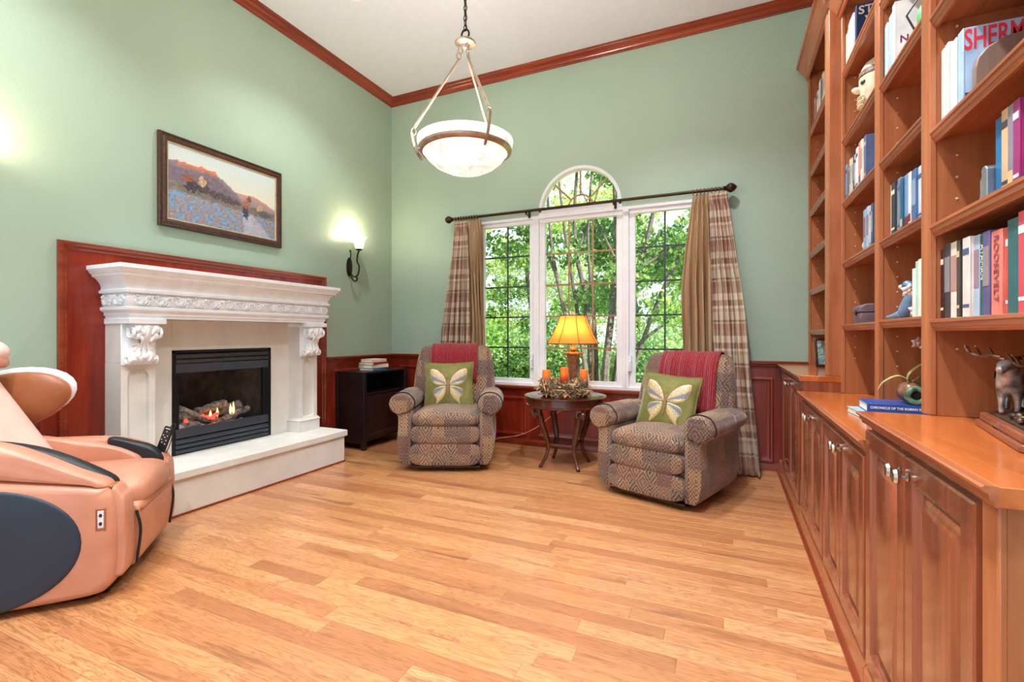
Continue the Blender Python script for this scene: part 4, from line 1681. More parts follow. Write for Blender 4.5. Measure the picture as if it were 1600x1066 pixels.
def make_seq():
    t = NT('butterfly_sequins')
    at = t.n('ShaderNodeAttribute', attribute_name='wing')
    vo = t.n('ShaderNodeTexVoronoi')
    vo.inputs['Scale'].default_value = 110
    tc = t.n('ShaderNodeTexCoord')
    t.l(tc.outputs['Object'], vo.inputs['Vector'])
    m = t.math('GREATER_THAN', vo.outputs['Distance'], .42)
    t.base(t.mix(t.math('MULTIPLY', m, .45), at.outputs['Color'], lin((150, 116, 84))))
    t.bump(vo.outputs['Distance'], .5, .003)
    t.set(.35, .15, .5)


make_seq()
tv = NT('olive_velvet')
nv = tv.noise(tv.coords(), 9, 4, .6)
tv.base(tv.ramp(nv, [(.3, (100, 97, 44)), (.55, (122, 118, 60)), (.8, (148, 143, 88))]))
tv.b.inputs['Sheen Weight'].default_value = .9
tv.b.inputs['Sheen Roughness'].default_value = .35
tv.set(.7, 0, .3)


def pillow(label, chair, off, tilt, roll, yaw):
    """pillow plane: local x right, y up, z toward the viewer"""
    base = Matrix.Translation(Vector(chair[0])) @ Matrix.Rotation(chair[1], 4, 'Z') @ Matrix.Scale(chair[2], 4)
    m = base @ Matrix.Translation(Vector(off)) @ Matrix.Rotation(yaw, 4, 'Z') @ Matrix.Rotation(PI / 2 - tilt, 4, 'X') @ Matrix.Rotation(roll, 4, 'Z')
    t = thing('butterfly_pillow', label, 'pillow', m.to_translation(), rot=m.to_euler(), group='green butterfly pillows')
    t.scale = (chair[2],) * 3
    N = 26
    vs, fs = [], []
    for side in (1, -1):
        o = len(vs)
        for j in range(N + 1):
            for i in range(N + 1):
                u, v = i / N - .5, j / N - .5
                x, y = pil_xy(u, v)
                z = side * pil_h(u, v) * (1 if side > 0 else .8) + .003 * noise.noise(Vector((u * 9, v * 9, side)))
                vs.append((x, y, z))
        for j in range(N):
            for i in range(N):
                q = (o + j * (N + 1) + i, o + j * (N + 1) + i + 1, o + (j + 1) * (N + 1) + i + 1, o + (j + 1) * (N + 1) + i)
                fs.append(q if side > 0 else q[::-1])
    mb = MB().add(vs, fs)
    body = mb.build('cushion', tv.m, t, smooth=80, keepnorm=True)
    edge = [pil_xy(lerp(-.5, .5, k / 20), -.5) for k in range(21)] + [pil_xy(.5, lerp(-.5, .5, k / 20)) for k in range(1, 21)] + \
           [pil_xy(lerp(.5, -.5, k / 20), .5) for k in range(1, 21)] + [pil_xy(-.5, lerp(.5, -.5, k / 20)) for k in range(1, 21)]
    MB().tube([(x, y, 0) for x, y in edge], .006, 6).build('piping', tv.m, t)

    def wing(name, pts, colf, mat):
        P = spline([(p[0], p[1], 0) for p in pts + [pts[0]]], 6)
        cx = sum(p.x for p in P) / len(P)
        cy = sum(p.y for p in P) / len(P)
        rs, cols = [], []
        K = 8
        for k in range(K + 1):
            q = max(k / K, .02)
            ring = []
            for p in P:
                u, v = lerp(cx, p.x, q), lerp(cy, p.y, q)
                x, y = pil_xy(u, v)
                ring.append((x, y, pil_h(u, v) + (.005 if k < K else .0005)))
                cols.append(colf(u, v, q))
            rs.append(ring)
        mb_ = MB().rings(rs, True, True, False)
        o = mb_.build(name, mat, body, smooth=60)
        a = o.data.color_attributes.new('wing', 'FLOAT_COLOR', 'POINT')
        for i, c in enumerate(cols):
            a.data[i].color = lin(c)

    def up(u, v, q):
        an = math.degrees(math.atan2(v - .02, abs(u)))
        if q > .93:
            return (236, 214, 160)
        return (232, 196, 172) if an > 42 else (206, 190, 140) if an > 29 else (106, 124, 146) if an > 14 else (234, 216, 160) if an > 6 else (206, 176, 130)

    def lo(u, v, q):
        an = math.degrees(math.atan2(v, abs(u)))
        if q > .93:
            return (240, 222, 160)
        return (112, 132, 146) if an > -32 else (216, 206, 168) if an > -46 else (238, 216, 150) if an > -58 else (222, 186, 136)
    for s in (-1, 1):
        wing('upper_wing', [(s * .035, .07), (s * .10, .20), (s * .22, .32), (s * .36, .36), (s * .385, .27), (s * .35, .12), (s * .27, .03), (s * .14, .0), (s * .04, .02)], up, MATS['butterfly_sequins'])
        wing('lower_wing', [(s * .04, -.01), (s * .15, -.02), (s * .28, -.07), (s * .295, -.18), (s * .235, -.27), (s * .24, -.38), (s * .15, -.31), (s * .055, -.17)], lo, MATS['butterfly_sequins'])
    wing('butterfly_body', [(0, .13), (.028, .08), (.03, -.05), (.018, -.18), (0, -.25), (-.018, -.18), (-.03, -.05), (-.028, .08)], lambda u, v, q: (136, 100, 48), MATS['butterfly_sequins'])
    return t


pillow('green butterfly pillow leaning on the left recliner', RCL, (-.02, -.03, .672), math.radians(14), math.radians(1), 0)
pillow('green butterfly pillow leaning on the right recliner', RCR, (-.01, -.04, .668), math.radians(15), math.radians(-5), math.radians(6))

# ================================================================== round side table
wood('table_mahogany', (58, 24, 14), (84, 38, 22), (112, 56, 34), 'x', .22, .5, .4)
TC = Vector((-1.297, 4.03, 0))
tb = thing('round_side_table', 'round mahogany side table with curved legs between the recliners', 'table', TC)
TM = 'table_mahogany'
MB().lathe([(.001, .600), (.340, .600), (.352, .603), (.359, .609), (.357, .615), (.346, .618), (.001, .618)], n=64).build('table_top', TM, tb)
MB().lathe([(.30, .525), (.334, .525), (.345, .531), (.345, .540), (.332, .546), (.330, .600), (.30, .600)], n=64).build('apron', TM, tb)
for k in range(4):
    a = PI / 4 + k * PI / 2
    d = Vector((math.cos(a), math.sin(a), 0))
    up_ = Vector((0, 0, 1))
    lg = spline([d * .305 + up_ * .50, d * .315 + up_ * .478, d * .295 + up_ * .462, d * .27 + up_ * .48, d * .25 + up_ * .47, d * .225 + up_ * .38, d * .185 + up_ * .27, d * .165 + up_ * .20, d * .175 + up_ * .12, d * .215 + up_ * .045, d * .238 + up_ * .012], 5)
    n_ = len(lg)
    lo_ = MB().tube(lg, [.022 + .012 * math.sin(PI * min(1, i / n_ * 1.3)) - .008 * (i / n_) for i in range(n_)], 8).build('leg', TM, tb)
    MB().box(d.x * .26 - .03, d.y * .26 - .03, .45, d.x * .26 + .03, d.y * .26 + .03, .53).build('leg_block', TM, lo_, bevel=.006)
    MB().lathe([(.001, 0), (.014, 0), (.017, .008), (.014, .016), (.001, .018)], c=d * .238, n=12).build('glide', 'bronze_metal', lo_)
poly = []
for k in range(4):
    a = PI / 4 + k * PI / 2
    for q in range(8):
        s = q / 8
        aa = a + s * PI / 2
        r = .175 - .045 * math.sin(PI * s)
        poly.append((r * math.cos(aa), r * math.sin(aa)))
MB().prism(poly, 'z', .185, .203).build('lower_shelf', TM, tb, bevel=.004)

# ------------------------------------------------------------------ table lamp
LP = Vector((-1.262, 4.155, .6185))
lmp = thing('table_lamp', 'brown table lamp with glowing amber panelled shade', 'lamp', LP)
plain('lamp_brown', (150, 108, 78), .4, .2, var=.25, scale=30)
plain('lamp_gold', (206, 156, 92), .3, .7, var=.1)
R45 = Matrix.Rotation(PI / 4, 3, 'Z')
MB().lathe([(.001, 0), (.095, 0), (.098, .012), (.088, .022), (.060, .030), (.052, .05), (.001, .05)], n=4, rot=R45).build('foot', 'lamp_brown', lmp, bevel=.003)
MB().lathe([(.030, .05), (.032, .09), (.040, .18), (.052, .29), (.064, .345)], n=8).build('column', 'lamp_brown', lmp)
MB().lathe([(.064, .345), (.092, .352), (.096, .362), (.090, .370), (.03, .374)], n=8).build('column_cap', 'lamp_gold', lmp)
MB().lathe([(.018, .374), (.024, .385), (.040, .395), (.034, .41), (.016, .418), (.012, .45), (.001, .45)], n=16).build('neck', 'lamp_gold', lmp)
ts = NT('amber_shade')
df = ts.n('ShaderNodeBsdfDiffuse')
tl = ts.n('ShaderNodeBsdfTranslucent')
df.inputs[0].default_value = lin((222, 140, 66))
tl.inputs[0].default_value = lin((238, 146, 70))
mx = ts.n('ShaderNodeMixShader')
mx.inputs[0].default_value = .62
ts.l(df.outputs[0], mx.inputs[1])
ts.l(tl.outputs[0], mx.inputs[2])
ts.l(mx.outputs[0], ts.out.inputs[0])
R8 = Matrix.Rotation(PI / 8 + .12, 3, 'Z')
ZB, ZT = .448, .70
sh = MB().lathe([(.236, ZB), (.182, ZB + .09), (.142, ZB + .18), (.118, ZT)], n=8, rot=R8, caps=False).build('lamp_shade', ts.m, lmp, smooth=0)
rib = plain('shade_ribs', (70, 36, 18), .6)
for k in range(8):
    pts = [R8 @ Vector((r * math.cos(k * PI / 4), r * math.sin(k * PI / 4), z)) for r, z in ((.237, ZB), (.183, ZB + .09), (.143, ZB + .18), (.119, ZT))]
    MB().tube(pts, .003, 6).build('shade_rib', rib, sh)
for r, z in ((.237, ZB), (.119, ZT)):
    MB().tube([R8 @ Vector((r * math.cos(k * PI / 4), r * math.sin(k * PI / 4), z)) for k in range(9)], .0045, 6).build('shade_trim', rib, sh)
MB().tube([(0, 0, .45), (.045, 0, .50), (.05, 0, .60), (0, 0, .695), (0, 0, ZT + .012)], .003, 6).build('harp', 'lamp_gold', lmp)
MB().lathe([(.001, 0), (.008, .003), (.005, .012), (.011, .022), (.004, .034), (.001, .036)], c=(0, 0, ZT + .01), n=12).build('finial', 'lamp_gold', lmp)
MB().lathe([(.001, .50), (.016, .505), (.024, .53), (.018, .555), (.001, .565)], n=14).build('bulb', emit('lamp_bulb', (255, 214, 140), 10), lmp)
point_light('table_lamp_bulb', LP + Vector((0, -.045, .56)), 3.8, (1, .64, .34), .03)


crd = MB().tube(spline([LP + Vector((0, .085, .01)), (-1.27, 4.32, .60), (-1.31, 4.43, .50), (-1.588, 4.50, .337), (-1.736, 4.53, .218), (-1.936, 4.545, .112), (-2.104, 4.545, .071), (-2.22, 4.54, .045), (-2.28, 4.50, .006), (-2.26, 4.42, .005)], 8), .0035, 6)
tag(crd.build('lamp_cord', plain('cord_tan', (222, 170, 138), .6), None), 'thin tan lamp cord trailing down along the red wainscot', 'cord')

# ------------------------------------------------------------------ wreath and candles
tcn = NT('candle_wax')
sz = tcn.n('ShaderNodeSeparateXYZ')
tcn.l(tcn.coords(), sz.inputs[0])
cf = tcn.ramp(tcn.math('MULTIPLY', sz.outputs[2], 5.0), [(.45, (92, 30, 40)), (.70, (206, 62, 20)), (.92, (244, 124, 30))])
tcn.base(cf)
tcn.b.inputs['Subsurface Weight'].default_value = .15
tcn.set(.45)
TZ = .6185
cpos = [((-1.41, 3.86), .226, 'orange pillar candle at the left of the wreath'), ((-1.295, 4.00), .243, 'tallest orange pillar candle in the middle of the wreath'), ((-1.115, 3.985), .228, 'orange pillar candle at the right of the wreath, before the lamp')]
for (x, y), h, lab in cpos:
    c = thing('pillar_candle', lab, 'candle', (x, y, TZ), group='orange candles in the wreath')
    MB().lathe([(.001, 0), (.033, 0), (.035, .004), (.035, h - .006), (.032, h), (.024, h - .006), (.001, h - .008)], n=24).build('wax', tcn.m, c)
    MB().tube([(0, 0, h - .01), (.001, 0, h + .008)], .0015, 5).build('wick', 'black_metal', c)
wr = thing('autumn_wreath', 'dried twig wreath with orange leaves round the candles', 'wreath', (-1.265, 3.905, TZ))
wrr = random.Random(14)
tw, tw2, lv, lf2 = MB(), MB(), MB(), MB()
for i in range(420):
    a = wrr.uniform(0, 2 * PI)
    ra, rb = .155 + wrr.uniform(-.035, .06), .155 + wrr.uniform(-.045, .085)
    da = wrr.uniform(.25, .7)
    p = [(ra * math.cos(a), ra * math.sin(a), wrr.uniform(.01, .12)), (1.02 * ra * math.cos(a + da / 2), 1.02 * ra * math.sin(a + da / 2), wrr.uniform(.04, .16)), (rb * math.cos(a + da), rb * math.sin(a + da), wrr.uniform(.01, .14))]
    (tw if i % 3 else tw2).tube(p, wrr.uniform(.002, .0045), 4)
for i in range(60):
    a = wrr.uniform(0, 2 * PI)
    b_ = Vector((.17 * math.cos(a), .17 * math.sin(a), .05))
    e_ = b_ + Vector((math.cos(a) * .08 + wrr.uniform(-.06, .06), math.sin(a) * .08 + wrr.uniform(-.06, .06), wrr.uniform(.0, .16)))
    e_.z = max(e_.z, .012)
    tw2.tube([b_, b_.lerp(e_, .5) + Vector((0, 0, .012)), e_], [.003, .0025, .0015], 4)
for i in range(260):
    a = wrr.uniform(0, 2 * PI)
    r = .155 + wrr.uniform(-.05, .07)
    c = Vector((r * math.cos(a), r * math.sin(a), wrr.uniform(.02, .10)))
    R_ = Matrix.Rotation(wrr.uniform(0, 6), 3, 'Z') @ Matrix.Rotation(wrr.uniform(-1, 1), 3, 'X')
    s = wrr.uniform(.012, .026)
    vs = [c + R_ @ Vector(q) * s for q in ((-1, 0, 0), (0, -.45, .15), (1, 0, 0), (0, .45, .15))]
    (lv if i % 3 == 0 else lf2).add(vs, [(0, 1, 2, 3)])
for i in range(14):
    a = wrr.uniform(0, 2 * PI)
    r = .16 + wrr.uniform(-.03, .04)
    lf2.ell((r * math.cos(a), r * math.sin(a), wrr.uniform(.08, .14)), (.014, .014, .012), 8, 5)
stuff(tw.build('dark_twigs', plain('twig_dark', (88, 84, 62), .8, var=.3), wr))
stuff(tw2.build('pale_twigs', plain('twig_pale', (206, 176, 132), .8, var=.2), wr))
stuff(lv.build('green_leaves', plain('wreath_green', (88, 92, 60), .8, var=.3), wr, solid=.001))
stuff(lf2.build('orange_leaves', plain('wreath_orange', (206, 112, 44), .7, var=.3), wr, solid=.001))
# ================================================================== built-in bookcase: base cabinets
XF_ = 0.42
DOORP = [(0, 0), (0, .016), (.004, .020), (.050, .020), (.053, .013), (.060, .015), (.064, .003), (.078, .002), (.102, .016), (.106, .017)]


def base_cabinet(label, y0, y1, ztop, doors, end_panel=False, stile_near=0.0):
    """y0 is the near end; doors: list of (ya, yb, knob_side)"""
    t = thing('base_cabinet', label, 'cabinet', (XF_ + .25, (y0 + y1) / 2, 0), group='cherry base cabinets under the bookcase')

    def b(mb, n_, mat='cherry_door', parent=None, **k):
        return mb.build(n_, mat, parent or t, world=True, **k)
    b(MB().box(XF_, y0, .0, XR - .002, y1, ztop - .036), 'carcass')
    b(MB().mould([(XF_, y1), (XF_, y0)], [(0, 0), (.022, 0), (.022, .085), (.016, .098), (.008, .104), (0, .106)]), 'base_moulding', 'cherry_shelf_y')
    b(MB().mould([(XF_ - .022, y1), (XF_ - .022, y0)], [(0, 0), (.014, 0), (.013, .008), (.008, .014), (0, .016)]), 'shoe_moulding', 'cherry_trim_y')
    for ya, yb, ks in doors:
        d = b(MB().frame(lambda u, v, h: (XF_ - h, u, v), ya, yb, .118, ztop - .055, DOORP), 'door', smooth=20)
        ky = ya + .026 if ks < 0 else yb - .026
        kz = ztop - .10
        kn = MB().lathe([(.005, 0), (.009, .002), (.005, .006), (.005, .014), (.012, .018), (.0145, .024), (.012, .031), (.001, .033)], c=(XF_ - .020, ky, kz), n=16, rot=Matrix.Rotation(-PI / 2, 3, 'Y'), sx=1.25)
        b(kn, 'knob', 'nickel', parent=d)
    if end_panel:
        b(MB().frame(lambda u, v, h: (u, y0 - h, v), XF_, XR - .002, 0, ztop - .036, [(0, 0), (0, .006), (.05, .006), (.056, .002)]), 'end_panel', 'cherry_shelf_z')
        b(MB().box(XF_ - .012, y0 - .006, .106, XF_ + .002, y0 + .05, ztop - .036), 'corner_post', 'cherry_shelf_z', bevel=.004)
    return t


Z_HI, Z_LO = .905, .812
base_cabinet('cherry base cabinet with two doors by the back wall', 3.302, 4.56, Z_HI, [(3.37, 3.825, 1), (3.832, 4.287, -1)])
base_cabinet('low cherry base cabinet with two doors beside the far cabinet', 2.572, 3.298, Z_LO, [(2.585, 2.932, 1), (2.938, 3.285, -1)])
base_cabinet('low cherry base cabinet with two doors beside the nearest cabinet', 1.846, 2.568, Z_LO, [(1.859, 2.204, 1), (2.21, 2.555, -1)])
base_cabinet('nearest tall cherry base cabinet with end panel and two doors', 1.05, 1.842, Z_HI, [(1.108, 1.465, 1), (1.472, 1.829, -1)], True)


def counter(label, y0, y1, z, x0=.392, ends=(0, 0)):
    t = thing('countertop', label, 'countertop', ((x0 + XR) / 2, (y0 + y1) / 2, z - .035), group='cherry countertops')
    MB().box(x0 + .012, y0, z - .035, XR - .002, y1, z).build('slab', 'cherry_counter', t, world=True, bevel=.002)
    MB().mould([(x0 + .014, y1), (x0 + .014, y0)], [(0, z - .035), (.004, z - .035), (.006, z - .026), (.012, z - .022), (.013, z - .014), (.02, z - .010), (.022, z - .004), (.018, z - .0005), (0, z - .0005)]).build('nosing', 'cherry_shelf_y', t, world=True)


counter('glossy cherry countertop by the back wall, under the leaning picture', 3.30, 4.572, Z_HI)
counter('long low glossy cherry countertop holding the blue book', 1.846, 3.299, Z_LO)
counter('nearest glossy cherry countertop, under the bronze elk', 1.02, 1.845, Z_HI, .386)

# ================================================================== upper bookcases
pinm = plain('shelf_pin_metal', (230, 214, 190), .3, .2)


def upper_case(label, xf, y0, y1, z0, z1, bays, crown=True, pil=None, stiles=()):
    """bays: (ya, yb, [shelf z]) with ya the near side; built open to the room"""
    t = thing('bookcase', label, 'bookcase', (xf + .15, (y0 + y1) / 2, z0), group='built in cherry bookcases')

    def b(mb, n_, mat='cherry_shelf_z', parent=None, **k):
        return mb.build(n_, mat, parent or t, world=True, **k)
    b(MB().box(XR - .014, y0, z0, XR - .002, y1, z1), 'back_panel')
    b(MB().box(xf + .016, y0, z1 - .02, XR - .014, y1, z1), 'top_panel')
    edges = sorted(set([y0, y1] + [v for bb in bays for v in bb[:2]]))
    # uprights: side panels between bays, and a stile on the front of each
    gaps = []
    ys = sorted([(bb[0], bb[1]) for bb in bays])
    prev = y0
    for a, c in ys:
        gaps.append((prev, a))
        prev = c
    gaps.append((prev, y1))
    for a, c in gaps:
        if c - a < .004:
            continue
        b(MB().box(xf + .018, a, z0, XR - .014, c, z1 - .02), 'side_panel')
        ext = .004
        s0, s1 = max(a - ext, y0), min(c + ext, y1)
        stl = MB().box(xf, s0, z0, xf + .018, s1, z1 - .02)
        so = b(stl, 'stile', bevel=.003)
        if c - a > .03:
            m = (a + c) / 2
            w = (c - a) * .28
            b(MB().prism([(xf, m - w), (xf - .006, m - w + .006), (xf - .006, m + w - .006), (xf, m + w)], 'z', z0 + .001, z1 - .02), 'stile_bead', parent=so)
    for a, c, shelves in bays:
        for z in shelves:
            sh_ = b(MB().box(xf + .022, a + .001, z - .022, XR - .015, c - .001, z), 'shelf', 'cherry_shelf_y')
            ed = MB().mould([(xf + .022, c - .001), (xf + .022, a + .001)], [(0, z - .036), (.008, z - .036), (.011, z - .028), (.016, z - .024), (.017, z - .014), (.022, z - .010), (.022, z - .002), (.018, z), (0, z)])
            b(ed, 'shelf_edge', 'cherry_shelf_y', parent=sh_)
        pins = MB()
        z = z0 + .2
        while z < z1 - .1:
            if all(abs(z - s) > .02 for s in shelves):
                for xx in (xf + .065, XR - .07):
                    pins.tube([(xx, c - .0025, z), (xx, c, z)], .0035, 6)
            z += .064
        stuff(b(pins, 'shelf_pins', pinm))
    if pil:
        x_, a, c, zt = pil
        po = b(MB().box(x_, a, z0, XR - .002, c, zt), 'pilaster', bevel=.004)
        b(MB().prism([(x_, a + .03), (x_ - .006, a + .036), (x_ - .006, c - .036), (x_, c - .03)], 'z', z0 + .002, zt - .01), 'pilaster_bead', parent=po)
    if crown:
        prof = [(0, z1 - .075), (.010, z1 - .072), (.012, z1 - .055), (.022, z1 - .05), (.03, z1 - .03), (.05, z1 - .004), (.066, z1 + .018), (.070, z1 + .03), (.084, z1 + .034), (.086, z1 + .06), (0, z1 + .06)]
        b(MB().mould([(xf, y1), (xf, y0)], prof), 'crown', 'cherry_shelf_y')
    return t


S1 = [1.184, 1.50, 1.80, 2.135, 2.457, 2.79]
S2 = [1.208, 1.563, 1.906, 2.26, 2.65]
S3 = [1.213, 1.556, 1.896, 2.23, 2.59]
S4 = [1.196, 1.48, 1.764, 2.108, 2.45]
upper_case('narrow cherry bookcase bay against the back wall', .612, 3.425, 4.56, Z_HI + .001, 3.30, [(3.43, 4.535, S1)], pil=(.547, 3.302, 3.424, 3.05))
upper_case('middle cherry bookcase with two bays of shelves', .605, 1.905, 3.299, Z_LO + .001, 3.05, [(1.925, 2.548, S3), (2.602, 3.28, S2)])
upper_case('nearest cherry bookcase bay, cut by the right edge of the photograph', .560, 1.05, 1.897, Z_HI + .001, 3.05, [(1.105, 1.835, S4)])

# ================================================================== books
ORD = ['first', 'second', 'third', 'fourth', 'fifth', 'sixth', 'seventh', 'eighth', 'ninth', 'tenth', 'eleventh', 'twelfth', 'thirteenth', 'fourteenth', 'fifteenth', 'sixteenth', 'seventeenth']


def upright(xs, y, z, w, h, t_, c, label, group, bands=(), lean=0.0):
    b = thing('book', label, 'book', (xs + w / 2, y, z + .0006), group=group, rot=(lean, 0, 0))
    mc, mp_ = MB(), MB()
    book_geo(mc, mp_, w, h, t_)
    up_ = lambda mb: [(p[0], p[1], p[2] + h / 2) for p in mb.v]
    mc.v, mp_.v = up_(mc), up_(mp_)
    cov = mc.build('cover', plain('book_%d_%d_%d' % c, c, .42, var=.07), b, bevel=.0012)
    mp_.build('pages', 'paper_cream', b)
    for (f0, f1, bc) in bands:
        MB().box(-w / 2 - .0028, -t_ / 2 + .002, h * f0, -w / 2 - .001, t_ / 2 - .002, h * f1).build('spine_band', plain('band_%d_%d_%d' % bc, bc, .4, var=.05), b)
    return b, cov


CN = {}


def cname(c):
    r, g_, bl = c
    mx_, mn = max(c), min(c)
    if mx_ - mn < 26:
        return 'white' if mn > 205 else 'pale grey' if mn > 150 else 'grey' if mn > 85 else 'black'
    if r >= g_ >= bl:
        if mx_ > 215 and mn > 170:
            return 'cream'
        if r - g_ < 60 and mx_ > 150:
            return 'tan'
        return 'coral' if (r > 200 and g_ > 100) else 'red' if r > 150 else 'brown'
    if r >= bl > g_:
        return 'pink' if r > 210 else 'burgundy' if r < 150 else 'magenta'
    if g_ >= r and g_ >= bl:
        return 'pale green' if mn > 150 else 'green'
    if bl >= g_ >= r:
        if mn > 150:
            return 'pale blue'
        if g_ > bl - 26:
            return 'teal'
        return 'blue' if mx_ > 120 else 'navy'
    return 'purple'


def row(xs, ystart, z, items, shelf, bay, w=.15, gap=.0012, seed=0, skip=()):
    """items (thickness, height, colour); laid from the far end towards the camera"""
    rr = random.Random(seed)
    y = ystart
    out = []
    for i, it in enumerate(items):
        t_, h, c = it[:3]
        y -= t_ / 2
        lab = '%s book, %s from left on the %s of the %s' % (cname(c), ORD[i], shelf, bay)
        bands = []
        if t_ > .014 and i not in skip:
            k = rr.random()
            lum = sum(c) / 3
            bc = rr.choice([(236, 226, 200), (214, 190, 140), (220, 226, 232)]) if lum < 140 else rr.choice([(60, 60, 70), (120, 40, 44), (70, 96, 140)])
            if k < .4:
                bands = [(.78, .86, bc), (.12, .16, bc)]
            elif k < .75:
                bands = [(.35, .82, tuple(int(lerp(c[q], bc[q], .45)) for q in range(3)))]
            else:
                bands = [(.10, .24, bc)]
        dx = rr.uniform(0, .012)
        out.append(upright(xs + dx, y, z, w + rr.uniform(-.01, .015), h, t_, c, lab, 'books on the built in shelves', bands) + ((xs + dx), y, h, t_))
        y -= t_ / 2 + gap
    return y, out


B1, B2, B3, B4 = 'bay against the back wall', 'second bookcase bay', 'third bookcase bay', 'nearest bookcase bay'
def ttl(rec, s, col, size, pos, vertical=True, side='spine', bold=0.0, xs=1.0):
    """title lettering on a book's spine (facing the room) or on its near cover"""
    b, cov, x0, y, h, t_ = rec
    w = -min(v.co.x for v in cov.data.vertices) - .002
    m = plain('ink_%d_%d_%d' % col, col, .4, var=.03)
    if side == 'spine':
        if vertical:
            M_ = axes((-w - .0034, 0, h * pos), (0, 0, -1), (0, -1, 0))
        else:
            M_ = axes((-w - .0034, 0, h * pos), (0, -1, 0), (0, 0, 1))
    else:
        M_ = axes((side[0], -t_ / 2 - .0012, h * pos), (1, 0, 0), (0, 0, 1))
    M_ = axes(M_.to_translation(), M_.col[0][:3], M_.col[1][:3])
    return text_mesh('title', s, size, m, b, M_, .0004, bold, xs)


# nearest bay, lowest shelf
row4 = [(.022, .205, (66, 26, 36)), (.040, .218, (58, 60, 66)), (.042, .215, (226, 220, 212)), (.020, .214, (72, 66, 60)), (.024, .216, (44, 92, 104)), (.040, .212, (232, 216, 210)),
        (.030, .210, (166, 190, 214)), (.030, .206, (34, 92, 100)), (.034, .208, (92, 88, 136)), (.050, .202, (232, 128, 116)), (.016, .202, (208, 84, 70)), (.052, .215, (44, 100, 106)),
        (.036, .222, (206, 76, 92)), (.04, .21, (64, 72, 92)), (.035, .20, (226, 220, 206)), (.04, .21, (120, 64, 48))]
_, recs = row(.584, 1.828, S4[0], row4, 'lowest shelf', B4, seed=1, skip=(7, 9, 11))
ttl(recs[9], 'ROOSEVELT', (150, 88, 96), .030, .55, bold=.0003)
ttl(recs[7], 'ATAMAN', (206, 226, 226), .022, .66)
# middle shelf
row5 = [(.044, .198, (26, 112, 168)), (.030, .202, (206, 178, 140)), (.024, .200, (134, 130, 148)), (.026, .200, (150, 48, 116)), (.024, .206, (222, 70, 92)), (.030, .196, (70, 120, 160)), (.036, .222, (52, 88, 96)),
        (.03, .20, (226, 222, 214)), (.04, .21, (44, 60, 96)), (.034, .2, (150, 96, 60))]
_, recs = row(.598, 1.566, S4[1], row5, 'middle shelf', B4, seed=2, skip=(0,))
be = MB()
be.prism([(1.571, 0), (1.571, .085), (1.578, .093), (1.592, .094), (1.600, .086), (1.597, .072), (1.606, .06), (1.605, .03), (1.612, .006), (1.612, 0)], 'x', .592, .70)
be.v = [(p[0], p[1], p[2] + S4[1] + .0006) for p in be.v]
tag(be.build('bookend', plain('pewter', (150, 156, 162), .3, .7, var=.15), None, bevel=.003), 'curved grey bookend left of the blue book, nearest bay middle shelf', 'bookend')
# upper shelf: white books, the cover facing out, the wooden plaque
row6 = [(.020, .232, (240, 238, 234)), (.024, .236, (236, 232, 230)), (.028, .222, (238, 238, 236)), (.034, .214, (226, 230, 232)), (.032, .218, (170, 200, 232))]
_, recs = row(.586, 1.828, S4[2], row6, 'upper shelf', B4, seed=3, w=.17, skip=(0, 1, 2, 3, 4))
shm = recs[4]
shm[0]['label'] = 'pale blue book titled in red capitals, facing out, nearest bookcase bay'
ttl(shm, 'SHERMAN', (226, 62, 74), .078, .83, side=(.008, 0), bold=.0012, xs=.52)
ttl(shm, 'B.', (60, 40, 110), .026, .14, side=(-.072, 0), bold=.0006)
yp = shm[3] - shm[5] / 2 - .012
pl = thing('wooden_plaque', 'rounded wooden plaque with red logo before the titled book', 'plaque', (.70, yp - .01, S4[2] + .0006), group=None)
pts = [(-.10, 0), (.11, 0), (.11, .176), (.02, .172), (-.04, .162), (-.075, .142), (-.094, .118), (-.10, .09)]
MB().prism(pts, 'y', -.009, .009).build('board', wood('plaque_wood', (112, 92, 80), (130, 110, 98), (150, 128, 114), 'z', .5), pl, bevel=.004)
red_ = plain('logo_red', (226, 20, 40), .4, var=.02)
wht = plain('logo_white', (240, 238, 236), .4, var=.02)
for k, (ox, oz) in enumerate(((.0, .108), (.058, .132))):
    MB().prism([(ox - .03, oz - .006), (ox - .004, oz + .026), (ox + .012, oz + .022), (ox + .024, oz - .012), (ox + .008, oz - .006), (ox + .004, oz - .02), (ox - .026, oz - .022)], 'y', -.0105, -.009).build('logo_letter', red_, pl)
MB().prism([(.014, .115), (.028, .123), (.034, .098), (.022, .093)], 'y', -.0104, -.009).build('logo_gap', wht, pl)
text_mesh('script', "Hudson's", .032, plain('ink_20_20_24', (20, 20, 24), .4), pl, axes((.03, -.0100, .076), (1, 0, .5), (-.5, 0, 1)), .0004, 0, .8)
# third bay
row7 = [(.012, .222, (236, 232, 224)), (.044, .222, (46, 60, 66)), (.024, .205, (226, 226, 220)), (.034, .222, (110, 140, 172)), (.026, .21, (40, 96, 130)), (.044, .216, (120, 160, 200)), (.026, .214, (226, 132, 116)), (.026, .206, (234, 230, 226)),
        (.044, .204, (74, 110, 160)), (.034, .204, (206, 218, 226)), (.03, .2, (234, 230, 214)), (.04, .2, (90, 60, 56))]
row(.632, 2.49, S3[1], row7, 'middle shelf', B3, seed=4)
row8 = [(.026, .182, (240, 244, 236)), (.034, .206, (176, 224, 206)), (.022, .206, (226, 240, 226)), (.026, .206, (238, 242, 226)), (.03, .2, (206, 226, 206)), (.03, .2, (230, 232, 220))]
row(.632, 2.252, S3[0], row8, 'lowest shelf', B3, seed=5, skip=range(9))
row9 = [(.010, .232, (66, 120, 80)), (.034, .236, (110, 196, 230)), (.022, .23, (236, 232, 228)), (.048, .245, (170, 196, 218)), (.034, .262, (240, 240, 242))]
